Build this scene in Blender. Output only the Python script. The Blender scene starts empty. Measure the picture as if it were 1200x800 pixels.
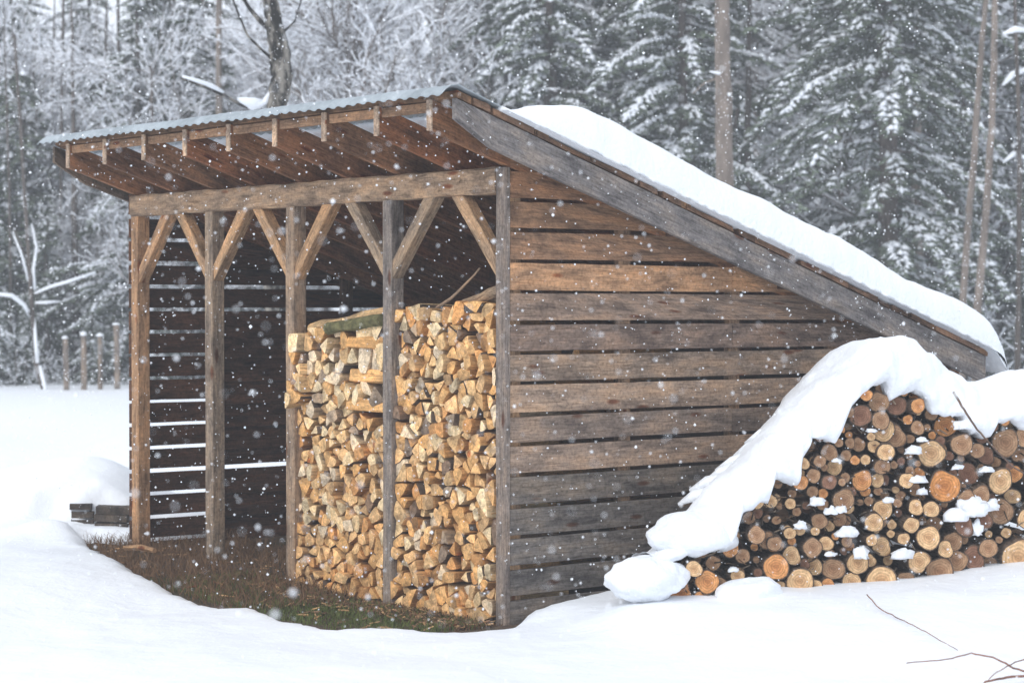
import bpy, math, random
import numpy as np
from mathutils import Vector, Matrix, noise

# ------------------------------------------------------------------ camera, world, sun
SC = bpy.context.scene
COL = SC.collection
F = 2564.0                      # focal length in pixels of the 1200 px wide photograph
CAMZ = 1.6
PITCH = math.atan(40 / F)
cam = bpy.data.cameras.new('camera')
cam.sensor_width = 36.0
cam.lens = 36.0 * F / 1200.0
cam.clip_start = 0.1
cam.clip_end = 2000
cam.dof.use_dof = True
cam.dof.focus_distance = 11.6
cam.dof.aperture_fstop = 3.2
co = bpy.data.objects.new('camera', cam)
COL.objects.link(co)
co.location = (0, 0, CAMZ)
co.rotation_euler = (math.pi / 2 - PITCH, 0, 0)
SC.camera = co

SUN_EL, SUN_AZ = math.radians(38), math.radians(215)      # azimuth clockwise from +Y
world = bpy.data.worlds.new('World')
SC.world = world
world.use_nodes = True
nt = world.node_tree
nt.nodes.clear()
wo = nt.nodes.new('ShaderNodeOutputWorld')
bg = nt.nodes.new('ShaderNodeBackground')
sky = nt.nodes.new('ShaderNodeTexSky')
sky.sky_type = 'NISHITA'
sky.sun_disc = False
sky.sun_elevation = SUN_EL
sky.sun_rotation = SUN_AZ
sky.air_density = 1.0
sky.dust_density = 3.0
hs = nt.nodes.new('ShaderNodeHueSaturation')
hs.inputs['Saturation'].default_value = 0.35
mx = nt.nodes.new('ShaderNodeMix')
mx.data_type = 'RGBA'
mx.inputs['Factor'].default_value = 0.82
mx.inputs['B'].default_value = (8.6, 9.2, 10.2, 1)           # the even cloud deck
nt.links.new(sky.outputs[0], hs.inputs['Color'])
nt.links.new(hs.outputs[0], mx.inputs['A'])
nt.links.new(mx.outputs['Result'], bg.inputs['Color'])
bg.inputs['Strength'].default_value = 0.1
nt.links.new(bg.outputs[0], wo.inputs['Surface'])

sl = bpy.data.lights.new('sun', 'SUN')
sl.energy = 0.9
sl.angle = math.radians(35)
sl.color = (1.0, 0.96, 0.9)
so = bpy.data.objects.new('sun', sl)
COL.objects.link(so)
d = Vector((math.sin(SUN_AZ) * math.cos(SUN_EL), math.cos(SUN_AZ) * math.cos(SUN_EL), math.sin(SUN_EL)))
so.rotation_euler = d.to_track_quat('Z', 'Y').to_euler()
so.location = (0, 0, 30)

SC.view_settings.view_transform = 'Standard'
SC.view_settings.look = 'None'
SC.view_settings.gamma = 1.0
SC.view_settings.exposure = 0.44
SC.render.engine = 'CYCLES'
SC.cycles.max_bounces = 6
SC.cycles.diffuse_bounces = 4
SC.cycles.volume_bounces = 1
SC.cycles.transparent_max_bounces = 4

R = random.Random(7)


# ------------------------------------------------------------------ helpers
def ray(x, y):
    v = Vector(((x - 600) / F, (400 - y) / F, -1))
    return Matrix.Rotation(math.pi / 2 - PITCH, 3, 'X') @ v


def at_y(x, y, Y):
    r = ray(x, y)
    return Vector((0, 0, CAMZ)) + r * (Y / r.y)


def at_z(x, y, z):
    r = ray(x, y)
    return Vector((0, 0, CAMZ)) + r * ((z - CAMZ) / r.z)


def at_plane(x, y, p, n):
    r = ray(x, y)
    c = Vector((0, 0, CAMZ))
    return c + r * ((Vector(p) - c).dot(Vector(n)) / r.dot(Vector(n)))


def to_px(p):
    v = Matrix.Rotation(-(math.pi / 2 - PITCH), 3, 'X') @ (Vector(p) - Vector((0, 0, CAMZ)))
    return 600 + F * v.x / -v.z, 400 - F * v.y / -v.z


def sstep(a, b, x):
    t = np.clip((x - a) / (b - a), 0, 1)
    return t * t * (3 - 2 * t)


def fbm(x, y, z=0.0, o=3):
    s, a, f = 0.0, 1.0, 1.0
    for _ in range(o):
        s += a * noise.noise((x * f, y * f, z * f))
        a *= 0.5
        f *= 2.03
    return s


def props(o, label=None, cat=None, group=None, kind=None):
    if label: o['label'] = label
    if cat: o['category'] = cat
    if group: o['group'] = group
    if kind: o['kind'] = kind
    return o


def empty(name, loc=(0, 0, 0), rz=0.0):
    o = bpy.data.objects.new(name, None)
    o.empty_display_size = 0.1
    COL.objects.link(o)
    o.location = loc
    o.rotation_euler = (0, 0, rz)
    return o


def mesh_np(name, V, Fa, mats, smooth=False, midx=None, tint=None, gco=None):
    """V (n,3); Fa a list of index tuples or an (m,k) array"""
    me = bpy.data.meshes.new(name)
    V = np.asarray(V, dtype=np.float32)
    if isinstance(Fa, np.ndarray):
        m, k = Fa.shape
        me.vertices.add(len(V))
        me.vertices.foreach_set('co', V.ravel())
        me.loops.add(m * k)
        me.loops.foreach_set('vertex_index', Fa.astype(np.int32).ravel())
        me.polygons.add(m)
        me.polygons.foreach_set('loop_start', np.arange(0, m * k, k, dtype=np.int32))
        me.polygons.foreach_set('loop_total', np.full(m, k, dtype=np.int32))
        me.update(calc_edges=True)
    else:
        me.from_pydata([tuple(map(float, v)) for v in V], [], [tuple(f) for f in Fa])
    for mm in mats:
        me.materials.append(mm)
    if midx is not None:
        me.polygons.foreach_set('material_index', np.asarray(midx, dtype=np.int32))
    if smooth:
        me.polygons.foreach_set('use_smooth', np.ones(len(me.polygons), dtype=bool))
    if tint is not None:
        a = me.attributes.new('tint', 'FLOAT_COLOR', 'POINT')
        a.data.foreach_set('color', np.c_[np.asarray(tint, dtype=np.float32), np.ones(len(V))].astype(np.float32).ravel())
    if gco is not None:
        a = me.attributes.new('gco', 'FLOAT_VECTOR', 'POINT')
        a.data.foreach_set('vector', np.asarray(gco, dtype=np.float32).ravel())
    me.update()
    return me


def link(name, me, parent=None, loc=(0, 0, 0)):
    o = bpy.data.objects.new(name, me)
    COL.objects.link(o)
    o.location = loc
    if parent is not None:
        o.parent = parent
    return o


class MB:
    """collects boards and tubes into one mesh; gco runs along each board's grain, tint is the board's own colour"""
    def __init__(s):
        s.v, s.f, s.t, s.g, s.m = [], [], [], [], []

    def hexa(s, S, E, tint=(.25, .17, .11), nseg=1, c=0.003, jit=0.0, mi=0, bow=0.0):
        """S and E: four corners each of the start and end section, in order round the board"""
        S = [Vector(p) for p in S]
        E = [Vector(p) for p in E]
        off = Vector((R.uniform(0, 50), R.uniform(0, 50), R.uniform(0, 50)))
        b0 = len(s.v)
        L = ((E[0] + E[2]) - (S[0] + S[2])).length / 2
        n = 8
        bw = R.uniform(-bow, bow)
        for k in range(nseg + 1):
            q = k / nseg
            P = [S[i].lerp(E[i], q) for i in range(4)]
            w = (P[1] - P[0])
            h = (P[3] - P[0])
            lw, lh = w.length, h.length
            wn, hn = w / max(lw, 1e-6), h / max(lh, 1e-6)
            jw = [R.uniform(-jit, jit) for _ in range(4)]
            sag = hn * (bw * math.sin(math.pi * q))
            ring = [P[0] + wn * c, P[1] - wn * c, P[1] + hn * c, P[2] - hn * c, P[2] - wn * c, P[3] + wn * c, P[3] - hn * c, P[0] + hn * c]
            gl = [(c, 0), (lw - c, 0), (lw, c), (lw, lh - c), (lw - c, lh), (c, lh), (0, lh - c), (0, c)]
            jj = [0, 0, 1, 1, 2, 2, 3, 3]
            for i in range(n):
                s.v.append(ring[i] + hn * jw[(jj[i])] + wn * jw[(jj[i] + 1) % 4] * .5 + sag)
                s.g.append((q * L + off.x, gl[i][0] + off.y, gl[i][1] + off.z))
                s.t.append(tint)
        for k in range(nseg):
            for i in range(n):
                a = b0 + k * n + i
                b = b0 + k * n + (i + 1) % n
                s.f.append((a, b, b + n, a + n))
                s.m.append(mi)
        s.f.append(tuple(b0 + i for i in reversed(range(n))))
        s.f.append(tuple(b0 + nseg * n + i for i in range(n)))
        s.m += [mi, mi]

    def box(s, x0, x1, y0, y1, z0, z1, axis='z', **k):
        if axis == 'z':
            S = [(x0, y0, z0), (x1, y0, z0), (x1, y1, z0), (x0, y1, z0)]
            E = [(x, y, z1) for x, y, _ in S]
        elif axis == 'x':
            S = [(x0, y0, z0), (x0, y0, z1), (x0, y1, z1), (x0, y1, z0)]
            S = [(x0, y0, z0), (x0, y1, z0), (x0, y1, z1), (x0, y0, z1)]
            E = [(x1, y, z) for _, y, z in S]
        else:
            S = [(x1, y0, z0), (x0, y0, z0), (x0, y0, z1), (x1, y0, z1)]
            E = [(x, y1, z) for x, _, z in S]
        s.hexa(S, E, **k)

    def tube(s, pts, rad, n=8, tint=(.2, .15, .1), jit=0.0, mi=0, cap=True):
        pts = [Vector(p) for p in pts]
        b0 = len(s.v)
        off = R.uniform(0, 50)
        L = 0
        for i, p in enumerate(pts):
            d_ = (pts[min(i + 1, len(pts) - 1)] - pts[max(i - 1, 0)]).normalized()
            ref = Vector((0, 0, 1)) if abs(d_.z) < .9 else Vector((1, 0, 0))
            u = d_.cross(ref).normalized()
            w = d_.cross(u).normalized()
            r = rad[i] if hasattr(rad, '__len__') else rad
            if i: L += (p - pts[i - 1]).length
            for k in range(n):
                a = 2 * math.pi * k / n
                rr = r * (1 + R.uniform(-jit, jit))
                s.v.append(p + u * (rr * math.cos(a)) + w * (rr * math.sin(a)))
                s.g.append((L + off, r * math.cos(a) + off, r * math.sin(a)))
                s.t.append(tint)
        for i in range(len(pts) - 1):
            for k in range(n):
                a = b0 + i * n + k
                b = b0 + i * n + (k + 1) % n
                s.f.append((a, b, b + n, a + n))
                s.m.append(mi)
        if cap:
            s.f.append(tuple(b0 + i for i in reversed(range(n))))
            s.f.append(tuple(b0 + (len(pts) - 1) * n + i for i in range(n)))
            s.m += [mi, mi]

    def mesh(s, name, mats, smooth=False):
        if not isinstance(mats, (list, tuple)): mats = [mats]
        return mesh_np(name, np.array([tuple(v) for v in s.v]), s.f, mats, smooth, s.m, s.t, s.g)

    def build(s, name, mats, parent=None, smooth=False):
        return link(name, s.mesh(name, mats, smooth), parent)


# ------------------------------------------------------------------ materials
def mat(name):
    m = bpy.data.materials.new(name)
    m.use_nodes = True
    n = m.node_tree.nodes
    n.clear()
    out = n.new('ShaderNodeOutputMaterial')
    p = n.new('ShaderNodeBsdfPrincipled')
    m.node_tree.links.new(p.outputs[0], out.inputs['Surface'])
    return m, m.node_tree, p


def N(t, ty, **k):
    n = t.nodes.new(ty)
    for a, b in k.items():
        if a in ('inp',):
            for i, v in b.items(): n.inputs[i].default_value = v
        else:
            setattr(n, a, b)
    return n


def ramp(t, stops):
    n = t.nodes.new('ShaderNodeValToRGB')
    e = n.color_ramp.elements
    e[0].position, e[0].color = stops[0][0], (*stops[0][1], 1)
    e[1].position, e[1].color = stops[-1][0], (*stops[-1][1], 1)
    for p, c in stops[1:-1]:
        x = e.new(p)
        x.color = (*c, 1)
    return n


def mul(t, a, b, fac=1.0):
    n = t.nodes.new('ShaderNodeMix')
    n.data_type = 'RGBA'
    n.blend_type = 'MULTIPLY'
    n.inputs['Factor'].default_value = fac
    t.links.new(a, n.inputs['A'])
    t.links.new(b, n.inputs['B'])
    return n.outputs['Result']


def wood_mat(name, knots=True, contrast=1.0, rough=0.85, grain=1.0, use_tint=True):
    m, t, p = mat(name)
    L = t.links.new
    at = N(t, 'ShaderNodeAttribute', attribute_name='gco')
    tn = N(t, 'ShaderNodeAttribute', attribute_name='tint')
    mp = N(t, 'ShaderNodeMapping')
    mp.inputs['Scale'].default_value = (6.5, 80 * grain, 80 * grain)
    L(at.outputs['Vector'], mp.inputs[0])
    n1 = N(t, 'ShaderNodeTexNoise', inp={'Scale': 1.0, 'Detail': 8.0, 'Roughness': .72, 'Distortion': .9})
    L(mp.outputs[0], n1.inputs['Vector'])
    r1 = ramp(t, [(.30, (.34 / contrast, .31 / contrast, .29 / contrast)), (.44, (.8, .78, .76)), (.56, (1.05, 1.05, 1.05)), (.70, (1.5, 1.45, 1.4))])
    L(n1.outputs['Fac'], r1.inputs[0])
    c = mul(t, tn.outputs['Color'], r1.outputs[0])
    n4 = N(t, 'ShaderNodeTexNoise', inp={'Scale': 55.0, 'Detail': 6.0, 'Roughness': .7})
    L(at.outputs['Vector'], n4.inputs['Vector'])
    r4 = ramp(t, [(.32, (.62, .60, .58)), (.5, (1, 1, 1)), (.7, (1.25, 1.22, 1.2))])
    L(n4.outputs['Fac'], r4.inputs[0])
    c = mul(t, c, r4.outputs[0])
    # broad weather stains
    mp2 = N(t, 'ShaderNodeMapping')
    mp2.inputs['Scale'].default_value = (2.6, 8, 8)
    L(at.outputs['Vector'], mp2.inputs[0])
    n2 = N(t, 'ShaderNodeTexNoise', inp={'Scale': 1.5, 'Detail': 4.0, 'Roughness': .6})
    L(mp2.outputs[0], n2.inputs['Vector'])
    r2 = ramp(t, [(.34, (.50, .50, .52)), (.48, (.95, .95, .95)), (.66, (1.35, 1.24, 1.10))])
    L(n2.outputs['Fac'], r2.inputs[0])
    c = mul(t, c, r2.outputs[0])
    if knots:
        mp3 = N(t, 'ShaderNodeMapping')
        mp3.inputs['Scale'].default_value = (2.9, 10, 10)
        L(at.outputs['Vector'], mp3.inputs[0])
        v = N(t, 'ShaderNodeTexVoronoi', inp={'Scale': 1.0, 'Randomness': 1.0})
        L(mp3.outputs[0], v.inputs['Vector'])
        r3 = ramp(t, [(.07, (.50, .27, .19)), (.11, (.68, .5, .42)), (.16, (1, 1, 1))])
        L(v.outputs['Distance'], r3.inputs[0])
        c = mul(t, c, r3.outputs[0])
    L(c, p.inputs['Base Color'])
    p.inputs['Roughness'].default_value = rough
    p.inputs['Specular IOR Level'].default_value = .2
    b = N(t, 'ShaderNodeBump', inp={'Strength': .7, 'Distance': .006})
    L(n1.outputs['Fac'], b.inputs['Height'])
    L(b.outputs[0], p.inputs['Normal'])
    return m


def snow_mat(name, scale=18.0, strength=.35):
    m, t, p = mat(name)
    L = t.links.new
    tc = N(t, 'ShaderNodeTexCoord')
    n1 = N(t, 'ShaderNodeTexNoise', inp={'Scale': scale, 'Detail': 6.0, 'Roughness': .6})
    n2 = N(t, 'ShaderNodeTexNoise', inp={'Scale': scale / 9, 'Detail': 3.0})
    L(tc.outputs['Object'], n1.inputs['Vector'])
    L(tc.outputs['Object'], n2.inputs['Vector'])
    ad = N(t, 'ShaderNodeMath', operation='MULTIPLY_ADD')
    L(n2.outputs['Fac'], ad.inputs[0])
    ad.inputs[1].default_value = 3.0
    L(n1.outputs['Fac'], ad.inputs[2])
    b = N(t, 'ShaderNodeBump', inp={'Strength': strength, 'Distance': .018})
    L(ad.outputs[0], b.inputs['Height'])
    L(b.outputs[0], p.inputs['Normal'])
    p.inputs['Base Color'].default_value = (.86, .89, .93, 1)
    p.inputs['Roughness'].default_value = .55
    p.inputs['Specular IOR Level'].default_value = .25
    p.inputs['Subsurface Weight'].default_value = 0.0
    return m


def plain(name, col, rough=.9, nscale=None, lo=.6, hi=1.3, objcol=False, spec=.2, bump=0.0, stretch=(1, 1, 1)):
    m, t, p = mat(name)
    L = t.links.new
    if nscale:
        tc = N(t, 'ShaderNodeTexCoord')
        mp = N(t, 'ShaderNodeMapping')
        mp.inputs['Scale'].default_value = stretch
        L(tc.outputs['Object'], mp.inputs[0])
        n1 = N(t, 'ShaderNodeTexNoise', inp={'Scale': nscale, 'Detail': 5.0, 'Roughness': .65})
        L(mp.outputs[0], n1.inputs['Vector'])
        r = ramp(t, [(.3, tuple(c * lo for c in col)), (.7, tuple(c * hi for c in col))])
        L(n1.outputs['Fac'], r.inputs[0])
        c = r.outputs[0]
        if objcol:
            oi = N(t, 'ShaderNodeObjectInfo')
            c = mul(t, c, oi.outputs['Color'])
        L(c, p.inputs['Base Color'])
        if bump:
            b = N(t, 'ShaderNodeBump', inp={'Strength': .8, 'Distance': bump})
            L(n1.outputs['Fac'], b.inputs['Height'])
            L(b.outputs[0], p.inputs['Normal'])
    else:
        p.inputs['Base Color'].default_value = (*col, 1)
    p.inputs['Roughness'].default_value = rough
    p.inputs['Specular IOR Level'].default_value = spec
    return m


M_WOOD = wood_mat('weathered_wood')
M_ROUGH = wood_mat('rough_sawn_wood', knots=True, contrast=1.25, grain=.6)
M_SNOW = snow_mat('snow', 16.0, .55)
M_SNOWC = snow_mat('snow_cap', 34.0, .6)
M_TSNOW = plain('branch_snow', (.86, .89, .94), .7)
M_FLAKE = plain('snowflake', (.93, .95, .98), .7)
M_BARK = plain('tree_bark', (.085, .07, .06), .95, 14, .5, 1.6, stretch=(1, 1, .25))
M_BARKL = plain('pine_bark', (.20, .165, .14), .95, 9, .55, 1.4, stretch=(1, 1, .3), bump=.01)
M_BARKD = plain('blotched_bark', (.05, .046, .04), .95, 9, .35, 5.0, stretch=(1, 1, .5), bump=.02)
for e_, p_ in zip([n for n in M_BARKD.node_tree.nodes if n.type == 'VALTORGB'][0].color_ramp.elements, (.49, .62)): e_.position = p_
M_TWIG = plain('twig', (.15, .125, .11), .9)
M_NEEDLE = plain('needles', (.125, .150, .112), .8, 2.0, .6, 1.5)
M_NEEDLE2 = plain('pine_needles', (.060, .078, .045), .8, 2.0, .6, 1.5)


def log_mats():
    m, t, p = mat('log_end')
    L = t.links.new
    tc = N(t, 'ShaderNodeTexCoord')
    oi = N(t, 'ShaderNodeObjectInfo')
    sep = N(t, 'ShaderNodeSeparateXYZ')
    nz = N(t, 'ShaderNodeTexNoise', inp={'Scale': 1.6, 'Detail': 3.0})
    L(tc.outputs['Object'], nz.inputs['Vector'])
    L(tc.outputs['Object'], sep.inputs[0])
    cx = N(t, 'ShaderNodeCombineXYZ')
    L(sep.outputs[0], cx.inputs[0])
    L(sep.outputs[2], cx.inputs[1])
    ln = N(t, 'ShaderNodeVectorMath', operation='LENGTH')
    L(cx.outputs[0], ln.inputs[0])
    ma = N(t, 'ShaderNodeMath', operation='MULTIPLY_ADD')
    L(nz.outputs['Fac'], ma.inputs[0])
    ma.inputs[1].default_value = .35
    L(ln.outputs['Value'], ma.inputs[2])
    sn = N(t, 'ShaderNodeMath', operation='SINE')
    mu = N(t, 'ShaderNodeMath', operation='MULTIPLY')
    mu.inputs[1].default_value = 34
    L(ma.outputs[0], mu.inputs[0])
    L(mu.outputs[0], sn.inputs[0])
    r = ramp(t, [(0, (.82, .80, .76)), (1, (1.1, 1.1, 1.1))])
    mr = N(t, 'ShaderNodeMapRange', inp={'From Min': -1.0, 'From Max': 1.0})
    L(sn.outputs[0], mr.inputs[0])
    L(mr.outputs[0], r.inputs[0])
    r2 = ramp(t, [(0.0, (.55, .42, .34)), (.12, (.8, .7, .62)), (.4, (.92, .84, .78)), (.6, (1.12, 1.12, 1.1)), (.9, (1.0, .96, .9)), (1.0, (.5, .38, .3))])
    L(ln.outputs['Value'], r2.inputs[0])
    n3 = N(t, 'ShaderNodeTexNoise', inp={'Scale': 2.6, 'Detail': 8.0, 'Roughness': .75})
    L(tc.outputs['Object'], n3.inputs['Vector'])
    r3 = ramp(t, [(.32, (.38, .33, .29)), (.46, (.85, .83, .8)), (.7, (1.3, 1.3, 1.3))])
    L(n3.outputs['Fac'], r3.inputs[0])
    c = mul(t, oi.outputs['Color'], r.outputs[0])
    c = mul(t, c, r2.outputs[0])
    c = mul(t, c, r3.outputs[0])
    L(c, p.inputs['Base Color'])
    p.inputs['Roughness'].default_value = .85
    bark = plain('log_bark', (.10, .072, .053), .95, 5, .35, 2.3, bump=.03)
    e = wood_mat('split_wood', knots=False, grain=1.0)
    # split wood: the tint attribute is multiplied by the object colour
    tt = e.node_tree
    pr = [n for n in tt.nodes if n.type == 'BSDF_PRINCIPLED'][0]
    src = pr.inputs['Base Color'].links[0].from_socket
    oi = N(tt, 'ShaderNodeObjectInfo')
    tt.links.new(mul(tt, src, oi.outputs['Color']), pr.inputs['Base Color'])
    return m, bark, e


M_LOGEND, M_LOGBARK, M_SPLIT = log_mats()

m, t, p = mat('galvanised_roofing')
p.inputs['Metallic'].default_value = .55
p.inputs['Roughness'].default_value = .5
tc = N(t, 'ShaderNodeTexCoord')
n1 = N(t, 'ShaderNodeTexNoise', inp={'Scale': 5.0, 'Detail': 5.0, 'Roughness': .7})
t.links.new(tc.outputs['Object'], n1.inputs['Vector'])
r = ramp(t, [(.3, (.30, .34, .36)), (.7, (.48, .53, .56))])
t.links.new(n1.outputs['Fac'], r.inputs[0])
t.links.new(r.outputs[0], p.inputs['Base Color'])
M_METAL = m

m, t, p = mat('bare_soil')
tc = N(t, 'ShaderNodeTexCoord')
n1 = N(t, 'ShaderNodeTexNoise', inp={'Scale': 34.0, 'Detail': 6.0, 'Roughness': .7})
n2 = N(t, 'ShaderNodeTexNoise', inp={'Scale': 3.0, 'Detail': 3.0})
for n in (n1, n2): t.links.new(tc.outputs['Object'], n.inputs['Vector'])
r = ramp(t, [(.3, (.03, .018, .012)), (.55, (.10, .06, .04)), (.75, (.24, .15, .09))])
t.links.new(n1.outputs['Fac'], r.inputs[0])
r2 = ramp(t, [(.4, (1, 1, 1)), (.6, (.6, .75, .4))])
t.links.new(n2.outputs['Fac'], r2.inputs[0])
t.links.new(mul(t, r.outputs[0], r2.outputs[0]), p.inputs['Base Color'])
p.inputs['Roughness'].default_value = .95
b = N(t, 'ShaderNodeBump', inp={'Strength': .9, 'Distance': .02})
t.links.new(n1.outputs['Fac'], b.inputs['Height'])
t.links.new(b.outputs[0], p.inputs['Normal'])
M_SOIL = m
M_GRASS = plain('grass_blades', (.10, .12, .035), .8, 9.0, .5, 1.5)
M_STRAW = plain('dry_stems', (.17, .10, .055), .9, 9.0, .4, 1.6)
M_MOSS = plain('moss', (.13, .12, .055), .95, 22, .4, 1.6, bump=.01)

# ------------------------------------------------------------------ shed frame of reference
CX, CY = -0.034, 10.94
ROT = math.atan2(-.775, .632)
cR, sR = math.cos(ROT), math.sin(ROT)


def sw(x, y, z=0.0):
    """shed coordinates to world"""
    return Vector((CX + cR * x - sR * y, CY + sR * x + cR * y, z))


def ws(X, Y):
    dx, dy = X - CX, Y - CY
    return cR * dx + sR * dy, -sR * dx + cR * dy


W, D = 3.76, 3.15
SL_ = 0.3246


def roofz(y):                    # top of the rafters
    return 2.464 - SL_ * y


# ------------------------------------------------------------------ ground and snow field
edge_px = [(96, 634), (118, 650), (150, 668), (185, 682), (222, 695), (262, 705), (300, 714), (345, 726), (392, 736), (440, 740), (500, 742), (560, 740), (594, 738)]
poly = []
for i, (x, y) in enumerate(edge_px):
    q = at_z(x, y - (2 if x < 200 else 5), .10 if x < 300 else .06 if x < 400 else .035)
    poly.append((q.x, q.y))
for x, y in [(.015, .03), (.015, 3.2), (-3.80, 3.2), (-3.80, .25)]:
    q = sw(x, y)
    poly.append((q.x, q.y))
poly = np.array(poly)


def poly_sd(X, Y):
    """signed distance to the bare patch (negative inside)"""
    n = len(poly)
    best = np.full(X.shape, 1e9)
    ins = np.zeros(X.shape, bool)
    for i in range(n):
        a, b = poly[i], poly[(i + 1) % n]
        e = b - a
        tt = np.clip(((X - a[0]) * e[0] + (Y - a[1]) * e[1]) / (e @ e), 0, 1)
        dd = np.hypot(X - a[0] - tt * e[0], Y - a[1] - tt * e[1])
        best = np.minimum(best, dd)
        c = ((a[1] > Y) != (b[1] > Y))
        with np.errstate(divide='ignore', invalid='ignore'):
            xi = a[0] + (Y - a[1]) * e[0] / (e[1] if e[1] else 1e-9)
        ins ^= c & (X < xi)
    return np.where(ins, -best, best)


def soil_z(X, Y):
    lx = cR * (X - CX) + sR * (Y - CY)
    return .075 * sstep(1.2, 2.7, -lx)


# the round-log pile's face: a vertical plane starting beside the shed wall
PP = Vector((.46, 10.6, 0))
PD = Vector((.923, .385, 0)).normalized()
PN = Vector((PD.y, -PD.x, 0))          # towards the camera


def pile_uv(X, Y):
    dx, dy = X - PP.x, Y - PP.y
    return dx * PD.x + dy * PD.y, -(dx * PN.x + dy * PN.y)       # U along, V depth behind the face


vn = np.vectorize(lambda x, y, z: fbm(x, y, z, 3))


def snow_h(X, Y):
    base = soil_z(X, Y) + .075
    n1 = vn(X * .35, Y * .35, 3.1) * .05
    n2 = vn(X * 1.3, Y * 1.3, 9.7) * .020 + vn(X * 4.5, Y * 3.2, 2.7) * .009
    h = base + (n1 + n2) * sstep(7.0, 9.0, Y)
    # rising towards the log pile
    U, V = pile_uv(X, Y)
    h += .13 * sstep(-.6, .8, U) * sstep(-2.2, -.1, V)
    h += .06 * sstep(1.3, 2.6, U) * sstep(-1.6, -.1, V)
    h += .05 * np.exp(-((U - .10) / .25) ** 2 - ((V + .15) / .25) ** 2)
    # the mound over the timbers left of the shed, and a soft drift in front of it
    mm = np.exp(-((X + 3.15) / .72) ** 2 - ((Y - 15.5) / .85) ** 2) * .36
    h += mm * .8 * sstep(14.42, 14.66, Y + .1 * np.sin(X * 7))
    h += .17 * np.exp(-((X + 2.8) / .42) ** 2) * sstep(14.47, 14.60, Y + .03 * np.sin(X * 19)) * (1 - sstep(15.0, 16.0, Y))
    h += .10 * np.exp(-((X + 2.95) / .25) ** 2 - ((Y - 13.9) / .22) ** 2)
    h += .16 * np.exp(-((X + 4.3) / 1.2) ** 2 - ((Y - 16.5) / 1.8) ** 2)
    h += .25 * np.exp(-((X + 5.9) / 1.3) ** 2 - ((Y - 21.) / 2.2) ** 2)
    sd = poly_sd(X, Y) + vn(X * 5, Y * 5, 1.3) * .035 + vn(X * 15, Y * 15, 5.0) * .026
    lip = np.sqrt(np.clip(1 - (1 - np.clip(sd / .16, 0, 1)) ** 2, 0, 1))
    s0 = soil_z(X, Y)
    return np.where(sd > 0, s0 - .05 + (h - s0 + .05) * lip, s0 - .08)


def axis(lo, f0, f1, hi, step, g=1.25):
    a = list(np.arange(f0, f1, step))
    s, v = step, a[-1]
    while v < hi:
        s = min(s * g, 12)
        v += s
        a.append(v)
    s, v = step, a[0]
    while v > lo:
        s = min(s * g, 12)
        v -= s
        a.insert(0, v)
    return np.array(a)


def grid_obj(name, xs, ys, hf, m, smooth=True):
    X, Y = np.meshgrid(xs, ys)
    Z = hf(X, Y)
    V = np.stack([X, Y, Z], -1).reshape(-1, 3)
    nx, ny = len(xs), len(ys)
    i = (np.arange(ny - 1)[:, None] * nx + np.arange(nx - 1)[None, :]).ravel()
    Fa = np.stack([i, i + 1, i + nx + 1, i + nx], -1)
    return link(name, mesh_np(name, V, Fa, [m], smooth))


g = grid_obj('snow_ground', axis(-300, -4.2, 3.6, 300, .04), axis(-60, 8.2, 16.2, 600, .045), snow_h, M_SNOW)
props(g, kind='structure')
gx = np.arange(-4.2, 3.4, .06)
gy = np.arange(9.0, 17.5, .06)
vz = np.vectorize(lambda x, y: fbm(x * 6, y * 6, 2, 3))
s_ = grid_obj('soil_ground', gx, gy, lambda X, Y: soil_z(X, Y) + vz(X, Y) * .018, M_SOIL)
props(s_, kind='structure')
SNOWZ = lambda x, y: float(snow_h(np.array([x]), np.array([y]))[0])


# ------------------------------------------------------------------ the shed
shed = empty('woodshed', (CX, CY, 0), ROT)
props(shed, 'open-fronted timber woodshed with slatted board walls and a sloping metal roof', 'shed')

TAN = (.40, .245, .135)
BROWN = (.27, .155, .09)
GREY = (.20, .185, .175)
DARKB = (.13, .075, .05)


def vary(c, a=.12):
    k = 1 + R.uniform(-a, a)
    return tuple(x * k for x in c)


# posts: x centre, front y
posts = [(-1.01, .078, (.25, .215, .19)), (-1.95, .085, (.33, .24, .17)), (-2.83, .085, (.30, .23, .17))]
for i, (x, w, c) in enumerate(posts):
    b = MB()
    b.box(x - w / 2, x + w / 2, .0, .09, -.05, 2.172, tint=c, nseg=10, c=.006, jit=.0012)
    b.build('post', M_WOOD, shed)
b = MB()                                                       # near corner: grey trim and the post behind it
b.box(-.075, 0, -.002, .034, -.05, 2.30, tint=(.23, .19, .165), nseg=10, c=.004, jit=.0012)
b.build('corner_board', M_WOOD, shed)
b = MB()
b.box(-.115, -.028, .036, .125, -.05, 2.172, tint=(.34, .22, .13), nseg=6, c=.004)
b.build('post', M_WOOD, shed)
b = MB()
b.box(-3.765, -3.68, .0, .09, -.05, 2.172, tint=(.42, .25, .14), nseg=10, c=.006, jit=.0012)
b.build('post', M_WOOD, shed)
# plate on top of the posts, a rough log-edged beam
b = MB()
b.box(-3.77, -.077, -.006, .10, 2.174, 2.306, axis='x', tint=(.36, .25, .165), nseg=40, c=.012, jit=.004, bow=.006)
b.build('beam', M_ROUGH, shed)
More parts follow.
